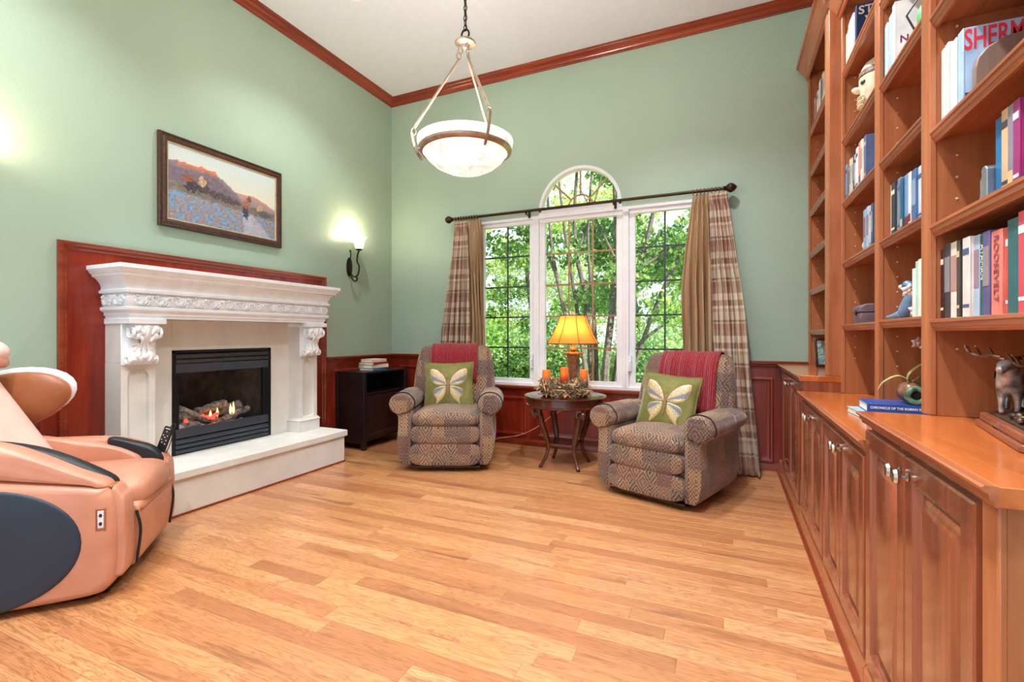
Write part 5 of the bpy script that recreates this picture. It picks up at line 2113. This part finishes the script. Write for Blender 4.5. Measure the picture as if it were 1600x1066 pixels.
_, recs = row(.618, 2.54, S3[3], row9, 'top shelf', B3, seed=6, w=.19, skip=range(9))
ttl(recs[4], 'NO', (130, 50, 110), .040, .40, side=(-.055, 0), bold=.0006)
# second bay
row10 = [(.020, .21, (226, 214, 190)), (.026, .22, (236, 226, 204)), (.03, .222, (240, 236, 228)), (.028, .222, (238, 234, 226)), (.03, .226, (234, 230, 226)), (.05, .226, (240, 238, 232)), (.03, .222, (206, 208, 210)), (.034, .226, (36, 62, 104))]
_, recs = row(.622, 3.272, S2[4], row10, 'top shelf', B2, seed=7, w=.17, skip=range(9))
ttl(recs[7], 'ST', (236, 236, 240), .060, .84, side=(-.045, 0), bold=.001)
ttl(recs[7], 'V', (236, 236, 240), .060, .60, side=(-.03, 0), bold=.001)
row11 = [(.040, .206, (120, 146, 172)), (.034, .212, (60, 82, 116)), (.034, .214, (226, 206, 176)), (.030, .214, (238, 234, 226)), (.034, .212, (52, 76, 112)), (.016, .208, (206, 90, 96)), (.034, .20, (190, 214, 224)), (.04, .222, (240, 236, 232)), (.03, .222, (236, 226, 218)), (.034, .226, (226, 140, 124)),
         (.03, .226, (240, 232, 214)), (.03, .226, (234, 234, 232)), (.04, .22, (90, 110, 150))]
row(.622, 3.272, S2[2], row11, 'middle shelf', B2, seed=8)
row12 = [(.044, .212, (150, 178, 200)), (.040, .218, (176, 200, 220)), (.026, .216, (238, 236, 232)), (.03, .212, (226, 146, 140)), (.03, .21, (70, 90, 120))]
row(.632, 2.935, S2[1], row12, 'lower shelf', B2, seed=9)
be2 = MB().lathe([(.001, 0), (.024, .0), (.026, .006), (.012, .014), (.020, .03), (.024, .044), (.018, .062), (.001, .068)], n=18)
tag(be2.build('white_finial', plain('ivory_ceramic', (232, 224, 206), .4), None, loc=(.66, 2.975, S2[1] + .0006)), 'small ivory knob ornament left of the pale blue books, second bay', 'ornament')
# back wall bay
row13 = [(.05, .23, (206, 176, 172)), (.07, .246, (124, 24, 62)), (.06, .23, (226, 222, 210)), (.05, .26, (206, 196, 176)), (.06, .26, (234, 230, 222)), (.05, .25, (70, 70, 74)), (.06, .26, (226, 216, 196))]
row(.636, 4.47, S1[5], row13, 'top shelf', B1, seed=10)
for k, (h_, c, lab) in enumerate(((.018, (206, 196, 150), 'tan book lying flat at the bottom, lowest shelf by the back wall'), (.016, (176, 128, 112), 'thin reddish tan book lying on another, lowest shelf by the back wall'))):
    mc, mp_ = MB(), MB()
    book_geo(mc, mp_, .15, .21, h_)
    R3 = Matrix.Rotation(PI / 2, 3, 'X')
    b = thing('book', lab, 'book', (.74, 3.86 - k * .01, S1[0] + .0006 + h_ / 2 + k * .0185), rotz=math.radians(3 * k), group='books on the built in shelves')
    for mb, nm, mt in ((mc, 'cover', plain('book_%d_%d_%d' % c, c, .5)), (mp_, 'pages', MATS['paper_cream'])):
        mb.v = [tuple(R3 @ Vector(p)) for p in mb.v]
        mb.build(nm, mt, b)
# books lying on the low counter; the spine of the upper one faces the room
for k, (h_, c, x, y, z, lab) in enumerate(((.022, (150, 190, 206), .612, 2.445, Z_LO + .0006, 'pale blue book lying under the dark blue one on the low counter'),
                                            (.036, (34, 78, 156), .645, 2.43, Z_LO + .0232, 'thick dark blue book lying on the low counter under the orchid pot'))):
    mc, mp_ = MB(), MB()
    book_geo(mc, mp_, .17, .245, h_)
    R3 = Matrix.Rotation(PI / 2, 3, 'Z') @ Matrix.Rotation(PI / 2, 3, 'X')
    b = thing('book', lab, 'book', (x, y, z + h_ / 2), rotz=math.radians(4 - 6 * k), group='books lying on the low counter')
    for mb, nm, mt in ((mc, 'cover', plain('book_%d_%d_%d' % c, c, .35)), (mp_, 'pages', MATS['paper_cream'])):
        mb.v = [tuple(R3 @ Vector(p)) for p in mb.v]
        mb.build(nm, mt, b, bevel=.001 if nm == 'cover' else 0)
    if k:
        text_mesh('title', 'CHRONICLE OF THE ROMAN REPUBLIC', .0135, plain('ink_236_236_240', (236, 236, 240), .4), b, axes((-.01, -.0882, .002), (1, 0, 0), (0, 0, 1)), .0004, .0002, .85)

# ================================================================== ornaments on the shelves
# ceramic head jar, second bay
hj = thing('ceramic_head', 'cream ceramic head jar with beaky nose, second bookcase bay', 'ornament', (.735, 3.055, S2[3] + .0006))
cer = plain('ivory_glaze', (228, 216, 188), .35, var=.08, scale=30)
MB().lathe([(.001, 0), (.06, 0), (.066, .01), (.055, .04), (.06, .07), (.082, .12), (.092, .18), (.094, .23), (.088, .275), (.07, .31), (.04, .332), (.001, .338)], n=28).build('head', cer, hj)
MB().lathe([(.0945, .238), (.097, .242), (.093, .268), (.088, .272)], n=28, caps=False).build('brow_band', plain('band_brown', (120, 92, 70), .5, var=.4, scale=60), hj)
MB().ell((-.10, .012, .185), (.026, .015, .018), 12, 8, Matrix.Rotation(.3, 3, 'Y')).build('nose', cer, hj)
for s in (-1, 1):
    MB().ell((-.082, s * .034, .205), (.014, .018, .012), 10, 6).build('eye', plain('eye_dark', (70, 56, 48), .4), hj)
for k in range(3):
    MB().ell((-.086, 0, .135 - k * .022), (.018, .04, .010), 12, 6).build('lip' if k < 2 else 'chin', cer, hj)
for k in range(6):
    MB().ell((-.08 + .004 * k, -.034 + k * .0136, .124), (.008, .006, .009), 8, 5).build('tooth', plain('ivory_ceramic', (232, 224, 206)), hj)
# white vase at the edge of the third bay
MBv = MB().lathe([(.001, 0), (.03, 0), (.034, .006), (.05, .04), (.058, .08), (.05, .115), (.026, .135), (.022, .15), (.03, .16), (.025, .16), (.016, .148), (.001, .14)], n=24)
tag(MBv.build('white_vase', plain('celadon', (214, 222, 206), .25), None, loc=(.70, 2.17, S3[2] + .0006)), 'pale glazed vase half hidden at the right of the third bay', 'vase')
# green mask in a black wire frame
gm = thing('green_mask', 'small green face mask on black wire stand before white book', 'ornament', (.705, 2.25, S3[3] + .0006))
MB().ell((0, 0, .10), (.055, .016, .075), 16, 10).build('mask', plain('jade_green', (96, 184, 120), .35, var=.15, scale=30), gm)
for s in (-1, 1):
    MB().ell((s * .02, -.014, .115), (.010, .004, .006), 8, 5).build('eye', plain('eye_dark', (70, 56, 48)), gm)
MB().ell((0, -.015, .07), (.018, .004, .006), 8, 5).build('mouth', MATS['eye_dark'], gm)
MB().tube([(-.075, 0, .0), (-.06, 0, .06), (-.085, 0, .12), (-.03, 0, .21), (.04, 0, .20), (.085, 0, .12), (.06, 0, .05), (.075, 0, 0)], .0035, 6).tube([(-.075, 0, .003), (0, .03, .003), (.075, 0, .003)], .003, 6).build('wire_stand', 'black_metal', gm)
# blue otter-like figurine, third bay lowest shelf
def skin_mesh(name, verts, edges, radii, mat, parent, sub=2):
    me = bpy.data.meshes.new(name)
    me.from_pydata(verts, edges, [])
    o = bpy.data.objects.new(name, me)
    COL.objects.link(o)
    md = o.modifiers.new('skin', 'SKIN')
    md.use_smooth_shade = True
    sb = o.modifiers.new('sub', 'SUBSURF')
    sb.levels = sb.render_levels = sub
    bm = bmesh.new()
    bm.from_mesh(me)
    lay = bm.verts.layers.skin.verify()
    bm.verts.ensure_lookup_table()
    for v, r in zip(bm.verts, radii):
        v[lay].radius = (r, r)
    bm.verts[0][lay].use_root = True
    bm.to_mesh(me)
    bm.free()
    dg = bpy.context.evaluated_depsgraph_get()
    dg.update()
    me2 = bpy.data.meshes.new_from_object(o.evaluated_get(dg))
    bpy.data.objects.remove(o)
    me2.materials.clear()
    me2.materials.append(mat)
    me2.shade_smooth()
    me2.name = name
    o2 = bpy.data.objects.new(name, me2)
    COL.objects.link(o2)
    o2.parent = parent
    WM[o2.name] = WM[parent.name]
    return o2


bl = plain('slate_blue_glaze', (104, 138, 170), .3, var=.12, scale=20)
oz = thing('blue_animal_figurine', 'slate blue long necked animal figurine on the third bay shelf', 'figurine', (.672, 2.405, S3[0] + .0006), rotz=math.radians(112))
# local x forward: the face looks along +x
vz = [(0, 0, .045), (-.005, 0, .075), (-.012, 0, .105), (-.008, 0, .130), (.010, 0, .143), (.035, 0, .134), (.025, .012, .018), (.06, .016, .012), (.10, .018, .008), (.025, -.012, .018), (.05, -.02, .012)]
skin_mesh('body', vz, [(0, 1), (1, 2), (2, 3), (3, 4), (4, 5), (0, 6), (6, 7), (7, 8), (0, 9), (9, 10)], [.034, .026, .017, .015, .019, .011, .02, .012, .005, .02, .012], bl, oz)
MB().ell((.044, 0, .132), (.008, .009, .009), 10, 6).build('muzzle', plain('ivory_ceramic', (232, 224, 206)), oz)
for s in (-1, 1):
    MB().ell((.016, s * .016, .148), (.004, .003, .004), 8, 5).build('eye', 'eye_dark', oz)
# leather box, second bay
lb = thing('leather_box', 'small purple grey leather box with lid, second bookcase bay', 'box', (.715, 3.10, S2[0] + .0006))
lm_ = plain('aged_leather', (104, 88, 98), .55, var=.2, scale=18)
MB().box(-.075, -.08, 0, .075, .08, .055).build('body', lm_, lb, bevel=.005)
MB().prism([(-.078, .058), (.078, .058), (.078, .085), (.05, .102), (-.05, .102), (-.078, .085)], 'y', -.083, .083).build('lid', lm_, lb, bevel=.005)
MB().box(-.082, -.01, .045, -.076, .01, .07).build('clasp', 'bronze_metal', lb, bevel=.002)
# black panel leaning in the second bay
bpnl = MB().obox((0, 0, .175), (.012, .26, .35))
tag(bpnl.build('black_frame', plain('gloss_black', (14, 14, 16), .2), None, loc=(.758, 2.80, Z_LO + .002), bevel=.002), 'black flat frame leaning at the back of the low counter', 'frame')
bpnl = bpy.data.objects['black_frame']
bpnl.rotation_euler = (0, math.radians(10), 0)
# leaning picture by the back wall
lpic = thing('leaning_picture', 'small silver framed teal picture leaning on the far countertop', 'picture', (.66, 4.16, Z_HI + .002), rot=(math.radians(-14), 0, math.radians(8)))
MB().frame(lambda u, v, h: (u, -h, v), -.055, .13, 0, .22, [(0, -.004), (0, .010), (.012, .012), (.02, .006)], fill=False, back=True).build('frame', 'nickel', lpic)
tp = NT('teal_picture')
nn = tp.noise(tp.coords(), 26, 4, .6, 1.5)
tp.base(tp.ramp(nn, [(.3, (54, 96, 100)), (.5, (126, 160, 156)), (.62, (214, 206, 180)), (.75, (60, 70, 70))]))
tp.set(.3)
MB().box(-.036, -.006, .019, .111, -.004, .201).build('print', tp.m, lpic)

# orchid in its round pot, on the blue book
oc = thing('orchid_pot', 'white orchid in a round brown and green ceramic pot', 'plant', (.682, 2.405, Z_LO + .0605))
RotP = Matrix.Rotation(math.radians(68), 3, 'X')
MB().ell((0, .012, .044), (.05, .058, .0435), 20, 12).build('pot', plain('brown_glaze', (120, 82, 62), .3, var=.35, scale=24), oc)
gring = [Vector((0, -.046, .036)) + Vector((.028 * math.cos(q * PI / 10), -.0 - .004 * math.sin(q), .028 * math.sin(q * PI / 10))) for q in range(21)]
MB().tube(gring, .0115, 10).build('rim', plain('green_glaze', (82, 116, 92), .3, var=.3, scale=50), oc)
MB().ell((0, -.043, .036), (.018, .006, .018), 12, 6).build('opening', 'dark_gap', oc)
gl = plain('orchid_leaf', (150, 156, 96), .4, var=.15)
for pth, w_ in (([(0, .0, .085), (-.05, -.01, .11), (-.10, -.02, .085), (-.12, -.02, .05)], .012), ([(-.02, -.01, .075), (-.015, -.01, .12), (.03, 0, .16), (.07, .01, .175)], .016), ([(0, .01, .085), (.05, .03, .12), (.09, .04, .10)], .015)):
    P = spline(pth, 5)
    rs = [[p + Vector((0, -w_ * math.sin(PI * (i + .6) / (len(P) + .4)), 0)), p + Vector((0, 0, .004)), p + Vector((0, w_ * math.sin(PI * (i + .6) / (len(P) + .4)), 0)), p - Vector((0, 0, .002))] for i, p in enumerate(P)]
    MB().rings(rs).build('leaf', gl, oc)
stem = spline([(.02, .01, .085), (.06, .03, .22), (.04, -.02, .36), (.015, -.04, .44), (-.02, -.05, .455)], 8)
st_o = MB().tube(stem, .003, 6).build('stem', plain('orchid_stem', (120, 130, 80), .5), oc)
wp = plain('orchid_white', (246, 240, 246), .5, var=.03)


def blossom(c, s, tilt):
    R_ = Matrix.Rotation(tilt, 3, 'Z') @ Matrix.Rotation(.3, 3, 'X')
    mb = MB()
    for k in range(5):
        a = k * 2 * PI / 5 + .3
        d = Vector((math.cos(a), 0, math.sin(a)))
        e = Vector((-math.sin(a), 0, math.cos(a)))
        vs = [Vector(c) + R_ @ q for q in (d * .004 * s, d * s * .6 + e * s * .42 + Vector((0, -.002, 0)), d * s * 1.05 + Vector((0, .004, 0)), d * s * .6 - e * s * .42 + Vector((0, -.002, 0)))]
        mb.add(vs, [(0, 1, 2, 3)])
    o = mb.build('blossom', wp, oc, solid=.0012)
    MB().ell(Vector(c) + R_ @ Vector((0, -.004, 0)), (.006, .006, .006), 8, 5).build('blossom_centre', plain('orchid_yellow', (226, 190, 140), .5), o)


for c, s, tl_ in (((-.026, -.05, .450), .028, .2), ((.006, -.05, .430), .026, -.3), ((.0, -.045, .372), .028, .1), ((.004, -.04, .245), .024, .4), ((.03, -.01, .235), .02, -.5)):
    blossom(c, s, tl_)

# ================================================================== bronze elk sculpture
ek = thing('elk_sculpture', 'bronze elk sculpture on rocky ground and wooden base', 'sculpture', (.664, 1.497, Z_HI + .0006), rotz=math.radians(-100))
# local x runs along the base towards the camera, y to the shelf back
EB = [(-.195, -.075), (.195, -.075), (.195, .075), (-.195, .075)]
MB().prism([(-.185, -.082), (.185, -.082), (.197, -.07), (.197, .07), (.185, .082), (-.185, .082), (-.197, .07), (-.197, -.07)], 'z', 0, .016).build('lower_plinth', wood('plinth_wood', (104, 56, 38), (128, 72, 50), (150, 90, 64), 'x', .3), ek, bevel=.003)
MB().prism([(-.178, -.075), (.178, -.075), (.19, -.063), (.19, .063), (.178, .075), (-.178, .075), (-.19, .063), (-.19, -.063)], 'z', .016, .036).build('upper_plinth', 'plinth_wood', ek, bevel=.004)
MB().box(-.055, -.0775, .021, -.005, -.075, .033).build('name_plate', 'nickel', ek)
bz = plain('bronze_patina', (156, 150, 148), .32, .55, var=.4, scale=40)
bd_ = plain('bronze_dark', (84, 66, 52), .4, .75, var=.35, scale=50)
gr = MB()
er = random.Random(6)
N_ = 18
vs = []
for j in range(9):
    for i in range(N_ + 1):
        u, v = lerp(-.178, .178, i / N_), lerp(-.058, .062, j / 8)
        e = min(1, 14 * min(i / N_, 1 - i / N_)) * min(1, 4 * min((j) / 8, 1 - j / 8) + .12)
        vs.append((u, v, .036 + e * (.016 + .014 * noise.noise(Vector((u * 40, v * 40, 1))))))
fs = [(j * (N_ + 1) + i, j * (N_ + 1) + i + 1, (j + 1) * (N_ + 1) + i + 1, (j + 1) * (N_ + 1) + i) for j in range(8) for i in range(N_)]
gr.add(vs, fs)
for i in range(26):
    gr.ell((er.uniform(-.15, .15), er.uniform(-.05, .05), .05), (er.uniform(.008, .018), er.uniform(.008, .016), er.uniform(.006, .012)), 7, 5, Matrix.Rotation(er.random() * 3, 3, 'Z'))
gr.build('rocky_ground', bd_, ek, smooth=50)


def elk(ox, oy, sc_, ang, name):
    R_ = Matrix.Rotation(ang, 3, 'Z')
    z0 = .047
    V = [(0, 0, .085), (-.045, 0, .088), (.03, 0, .088), (.050, 0, .102), (.062, -.002, .120), (.080, -.006, .114),
         (-.052, .014, .055), (-.060, .014, .030), (-.054, .014, .0), (-.046, -.014, .055), (-.056, -.014, .030), (-.046, -.014, .0),
         (.032, .013, .05), (.034, .013, .026), (.032, .013, 0), (.038, -.013, .05), (.042, -.013, .026), (.038, -.013, 0), (-.062, 0, .095), (.096, -.010, .100)]
    E = [(0, 1), (0, 2), (2, 3), (3, 4), (4, 5), (1, 6), (6, 7), (7, 8), (1, 9), (9, 10), (10, 11), (2, 12), (12, 13), (13, 14), (2, 15), (15, 16), (16, 17), (1, 18), (5, 19)]
    Rr = [.030, .027, .031, .022, .016, .013, .013, .006, .006, .013, .006, .006, .011, .006, .006, .011, .006, .006, .008, .008]
    P = [R_ @ (Vector(v) * sc_) + Vector((ox, oy, z0)) for v in V]
    o = skin_mesh(name, [tuple(p) for p in P], E, [r * sc_ for r in Rr], bz, ek)
    an = MB()
    for s in (-1, 1):
        base = [(.062, s * .006, .128), (.054, s * .026, .136), (.042, s * .05, .135), (.028, s * .070, .142), (.012, s * .082, .160)]
        Q = [R_ @ (Vector(v) * sc_) + Vector((ox, oy, z0)) for v in base]
        an.tube(spline(Q, 4), [.0045 * sc_] * 12 + [.003 * sc_] * 4 + [.0015 * sc_], 6)
        for k, up_ in ((1, .022), (2, .024), (3, .020)):
            q0 = Q[k]
            q1 = q0 + R_ @ (Vector((.018, s * .006, up_)) * sc_)
            an.tube([q0, q0.lerp(q1, .5) + Vector((0, 0, .002)), q1], [.0035 * sc_, .003 * sc_, .0012 * sc_], 5)
        # ears
        e0 = R_ @ (Vector((.062, s * .012, .134)) * sc_) + Vector((ox, oy, z0))
        e1 = R_ @ (Vector((.056, s * .032, .138)) * sc_) + Vector((ox, oy, z0))
        an.tube([e0, e0.lerp(e1, .5), e1], [.003, .005, .001], 6)
    an.build('antlers', bd_, o)


elk(-.118, -.026, 1.05, math.radians(-18), 'elk_body')
elk(.075, .008, .95, math.radians(-40), 'elk_body')
# ================================================================== massage chair
MCH = thing('massage_chair', 'tan leather massage chair with black oval side panel in the foreground', 'massage chair', (-2.678, 1.449, 0), math.radians(-44.4))
MCH.scale = (1.1, 1, 1)
WM[MCH.name] = WM[MCH.name] @ Matrix.Diagonal((1.1, 1, 1, 1))
def make_leather(name, c0, c1, rough=.38):
    t = NT(name)
    v = t.coords()
    t.base(t.ramp(t.noise(v, 6, 3), [(.3, c0), (.7, c1)]))
    t.bump(t.noise(v, 260, 3, .6), .12, .002)
    t.set(rough, 0, .5)


make_leather('tan_leather', (186, 124, 98), (202, 140, 114))
make_leather('brown_leather', (150, 88, 52), (164, 98, 60))
make_leather('pale_leather', (226, 190, 176), (236, 204, 190))
make_leather('black_leather', (16, 19, 26), (24, 28, 36), .45)
make_leather('slate_vinyl', (28, 40, 56), (36, 50, 66), .5)


def mp(mb, n_, mat='tan_leather', parent=None, **k):
    return mb.build(n_, mat, parent or MCH, **k)


def slab(outline, x0, x1, rnd=.03, n=5):
    """rounded slab: outline in (y,z) inset towards its centre at both faces"""
    cy = sum(p[0] for p in outline) / len(outline)
    cz = sum(p[1] for p in outline) / len(outline)
    rs = []
    ext = max(abs(p[0] - cy) for p in outline)
    for side in (0, 1):
        for k in range(n + 1):
            a = (k / n if side == 0 else 1 - k / n) * PI / 2
            off = rnd * (1 - math.sin(a))
            x = lerp(x0, x0 + math.copysign(rnd, x1 - x0), 1 - math.cos(a)) if side == 0 else lerp(x1, x1 - math.copysign(rnd, x1 - x0), 1 - math.cos(a))
            ring = []
            for (y, z) in outline:
                dy, dz = cy - y, cz - z
                L = math.hypot(dy, dz) or 1
                ring.append((x, y + dy / L * off, z + dz / L * off))
            rs.append(ring)
    return MB().rings(rs)


def smooth_outline(pts, n=6):
    P = [(p[0], p[1], 0) for p in pts]
    P = P + P[:1]
    return [(p.x, p.y) for p in spline(P, n)][:-1]


# lower side shells with the big black ovals
low = [(-.95, .05), (-.5, .02), (-.12, .028), (-.03, .06), (-.004, .14), (.0, .30), (-.008, .42), (-.03, .475), (-.08, .50), (-.4, .555), (-.80, .60), (-.93, .54), (-.985, .30)]
up_o = [(-.93, .60), (-.5, .565), (-.10, .505), (-.035, .485), (-.05, .515), (-.14, .565), (-.35, .68), (-.55, .73), (-.85, .74), (-.95, .70)]
up_f = [(-.93, .56), (-.5, .535), (-.10, .485), (-.035, .465), (-.04, .495), (-.12, .545), (-.25, .585), (-.55, .60), (-.85, .60), (-.95, .58)]
for s in (-1, 1):
    so = mp(slab(smooth_outline(low), s * .235, s * .365, .045), 'side_shell', smooth=60)
    yc_, zc_, ay, az = -.45, .275, .335, .25
    ring = []
    for q in range(48):
        a = 2 * PI * q / 48
        ring.append((yc_ + ay * math.cos(a), zc_ + az * math.sin(a)))
    rs = []
    for f, xx in ((1.0, .345), (1.0, .3665), (.985, .371), (.95, .3725), (.6, .374), (.02, .3745)):
        rs.append([(s * xx, yc_ + (y - yc_) * f, zc_ + (z - zc_) * f) for y, z in ring])
    mp(MB().rings(rs), 'oval_panel', 'slate_vinyl', parent=so, smooth=50)
    # seam piping along the top of the shell
    mp(slab(smooth_outline(up_o if s > 0 else up_f), s * .245, s * .352, .04), 'arm_shell', smooth=60)
    # inner arm pad and black airbag sleeve
    mp(slab(smooth_outline([(-.75, .45), (-.2, .42), (-.10, .44), (-.12, .50), (-.30, .575), (-.72, .64)]), s * .20, s * .262, .03), 'inner_arm_pad', smooth=60)
    mp(slab(smooth_outline([(-.52, .60), (-.30, .54), (-.07, .44), (-.03, .47), (-.06, .525), (-.28, .655), (-.50, .70)] if s > 0 else [(-.24, .50), (-.10, .44), (-.02, .43), (.0, .46), (-.05, .525), (-.14, .565), (-.25, .59)]), s * .222, s * .285, .022), 'arm_airbag', 'black_leather', smooth=60)
    # front trim of each side
    mp(slab(smooth_outline([(-.03, .09), (.015, .10), (.028, .2), (.024, .40), (.008, .452), (-.03, .465)]), s * .235, s * .335, .02), 'front_trim', smooth=60)
# base
mp(MB().box(-.27, -.88, 0, .27, -.06, .07), 'base_frame', 'black_metal', bevel=.01)
mp(MB().box(-.30, -.30, 0, .30, -.10, .03), 'front_skid', 'black_metal', bevel=.01)
# seat and calf rest
mp(puff_box(MB(), -.235, -.62, .33, .235, .055, .475, .03, 3.4), 'seat_cushion')
cr = slab(smooth_outline([(-.06, .11), (.0, .08), (.03, .12), (.045, .25), (.045, .34), (.02, .375), (-.06, .37)]), -.225, .225, .03)
co = mp(cr, 'calf_rest', 'tan_leather', smooth=60)
mp(MB().tube([(-.226, .047, .345), (.226, .047, .345)], .006, 8), 'calf_piping', 'brown_leather', parent=co)
for s in (-1, 1):
    mp(MB().tube(spline([(s * .228, .03, .34), (s * .230, .046, .25), (s * .228, .03, .10)], 5), .006, 8), 'calf_gusset', 'black_leather', parent=co)
# backrest, reclined
bk = []
for k in range(9):
    t_ = k / 8
    y, z = lerp(-.45, -.78, t_), lerp(.42, 1.02, t_)
    w = lerp(.235, .20, t_)
    nrm = Vector((0, .894, .447))
    ring = []
    for i in range(28):
        a = 2 * PI * i / 28
        cx, cy = math.cos(a), math.sin(a)
        px_ = w * math.copysign(abs(cx) ** .55, cx)
        q = .07 * math.copysign(abs(cy) ** .6, cy)
        ring.append((px_, y + nrm.y * q, z + nrm.z * q))
    bk.append(ring)
mp(MB().rings(bk), 'backrest', 'pale_leather', smooth=60)
# shoulder wings: lens-shaped pads with a white outer shell
for s in (-1, 1):
    W_ = Matrix.Rotation(math.radians(14), 3, 'X')
    wo = mp(MB().ell((s * .285, -.69, .80), (.05, .265, .145), 28, 14, W_), 'shoulder_wing', 'brown_leather')
    mp(MB().ell((s * .318, -.695, .815), (.05, .285, .152), 28, 14, W_), 'wing_shell', plain('gloss_white', (226, 228, 232), .2, var=.02), parent=wo)
    rim_ = [Vector((s * .300, -.69, .80)) + W_ @ Vector((0, .258 * math.cos(q * PI / 24), .140 * math.sin(q * PI / 24))) for q in range(49)]
    mp(MB().tube(rim_, .006, 6), 'wing_piping', 'tan_leather', parent=wo)
# head pillow
mp(MB().ell((-.16, -.72, 1.06), (.09, .10, .07), 20, 12), 'head_pillow', 'pale_leather')
mp(MB().ell((.12, -.70, 1.06), (.10, .08, .07), 20, 12), 'head_pillow', 'pale_leather')
mp(slab(smooth_outline([(-.72, .98), (-.62, 1.0), (-.70, 1.15), (-.82, 1.20), (-.86, 1.1)]), -.2, .2, .04), 'head_rest', 'tan_leather', smooth=60)
# switch plate on the near side
sw = mp(MB().frame(lambda u, v, h: (.362 + h, u, v), -.068, -.032, .315, .41, [(0, -.01), (0, .004), (.004, .006), (.006, .003)]), 'switch_frame', 'brown_leather')
mp(MB().box(.363, -.061, .325, .3675, -.039, .40), 'switch_plate', plain('silver_plastic', (206, 206, 212), .4), parent=sw, bevel=.002)
for z in (.345, .38):
    mp(MB().ell((.368, -.05, z), (.003, .006, .008), 10, 6), 'switch_button', 'gloss_black', parent=sw)
# side pocket slot in the near arm
mp(MB().box(.262, -.095, .478, .325, -.02, .493), 'arm_slot', 'brown_leather', bevel=.006)

# remote control standing on the far arm
rc_m = WM[MCH.name] @ Vector((-.28, -.03, .485))
rc = thing('remote_control', 'black remote control standing at the far arm of massage chair', 'remote control', rc_m, rot=(math.radians(-8), math.radians(16), math.radians(24)))
MB().box(-.024, -.008, 0, .024, .008, .145).build('body', 'gloss_black', rc, bevel=.004)
wbt = plain('button_white', (214, 214, 220), .5)
for k, (x, z) in enumerate(((0, .118), (-.012, .095), (.012, .095), (0, .085), (-.013, .07), (.013, .07), (-.006, .055), (.012, .05))):
    MB().lathe([(.001, 0), (.003, 0), (.003, .001), (.001, .0012)], c=(x, -.008, z), n=8, rot=Matrix.Rotation(PI / 2, 3, 'X')).build('button', wbt, rc)
MB().box(-.013, -.0086, .132, .013, -.008, .136).build('screen_mark', wbt, rc)
MB().tube(spline([(.006, 0, .145), (.012, 0, .165), (.026, 0, .166), (.030, 0, .14), (.034, .004, .05), (.03, .006, .0)], 5), .0025, 6).build('cable', 'black_leather', rc)
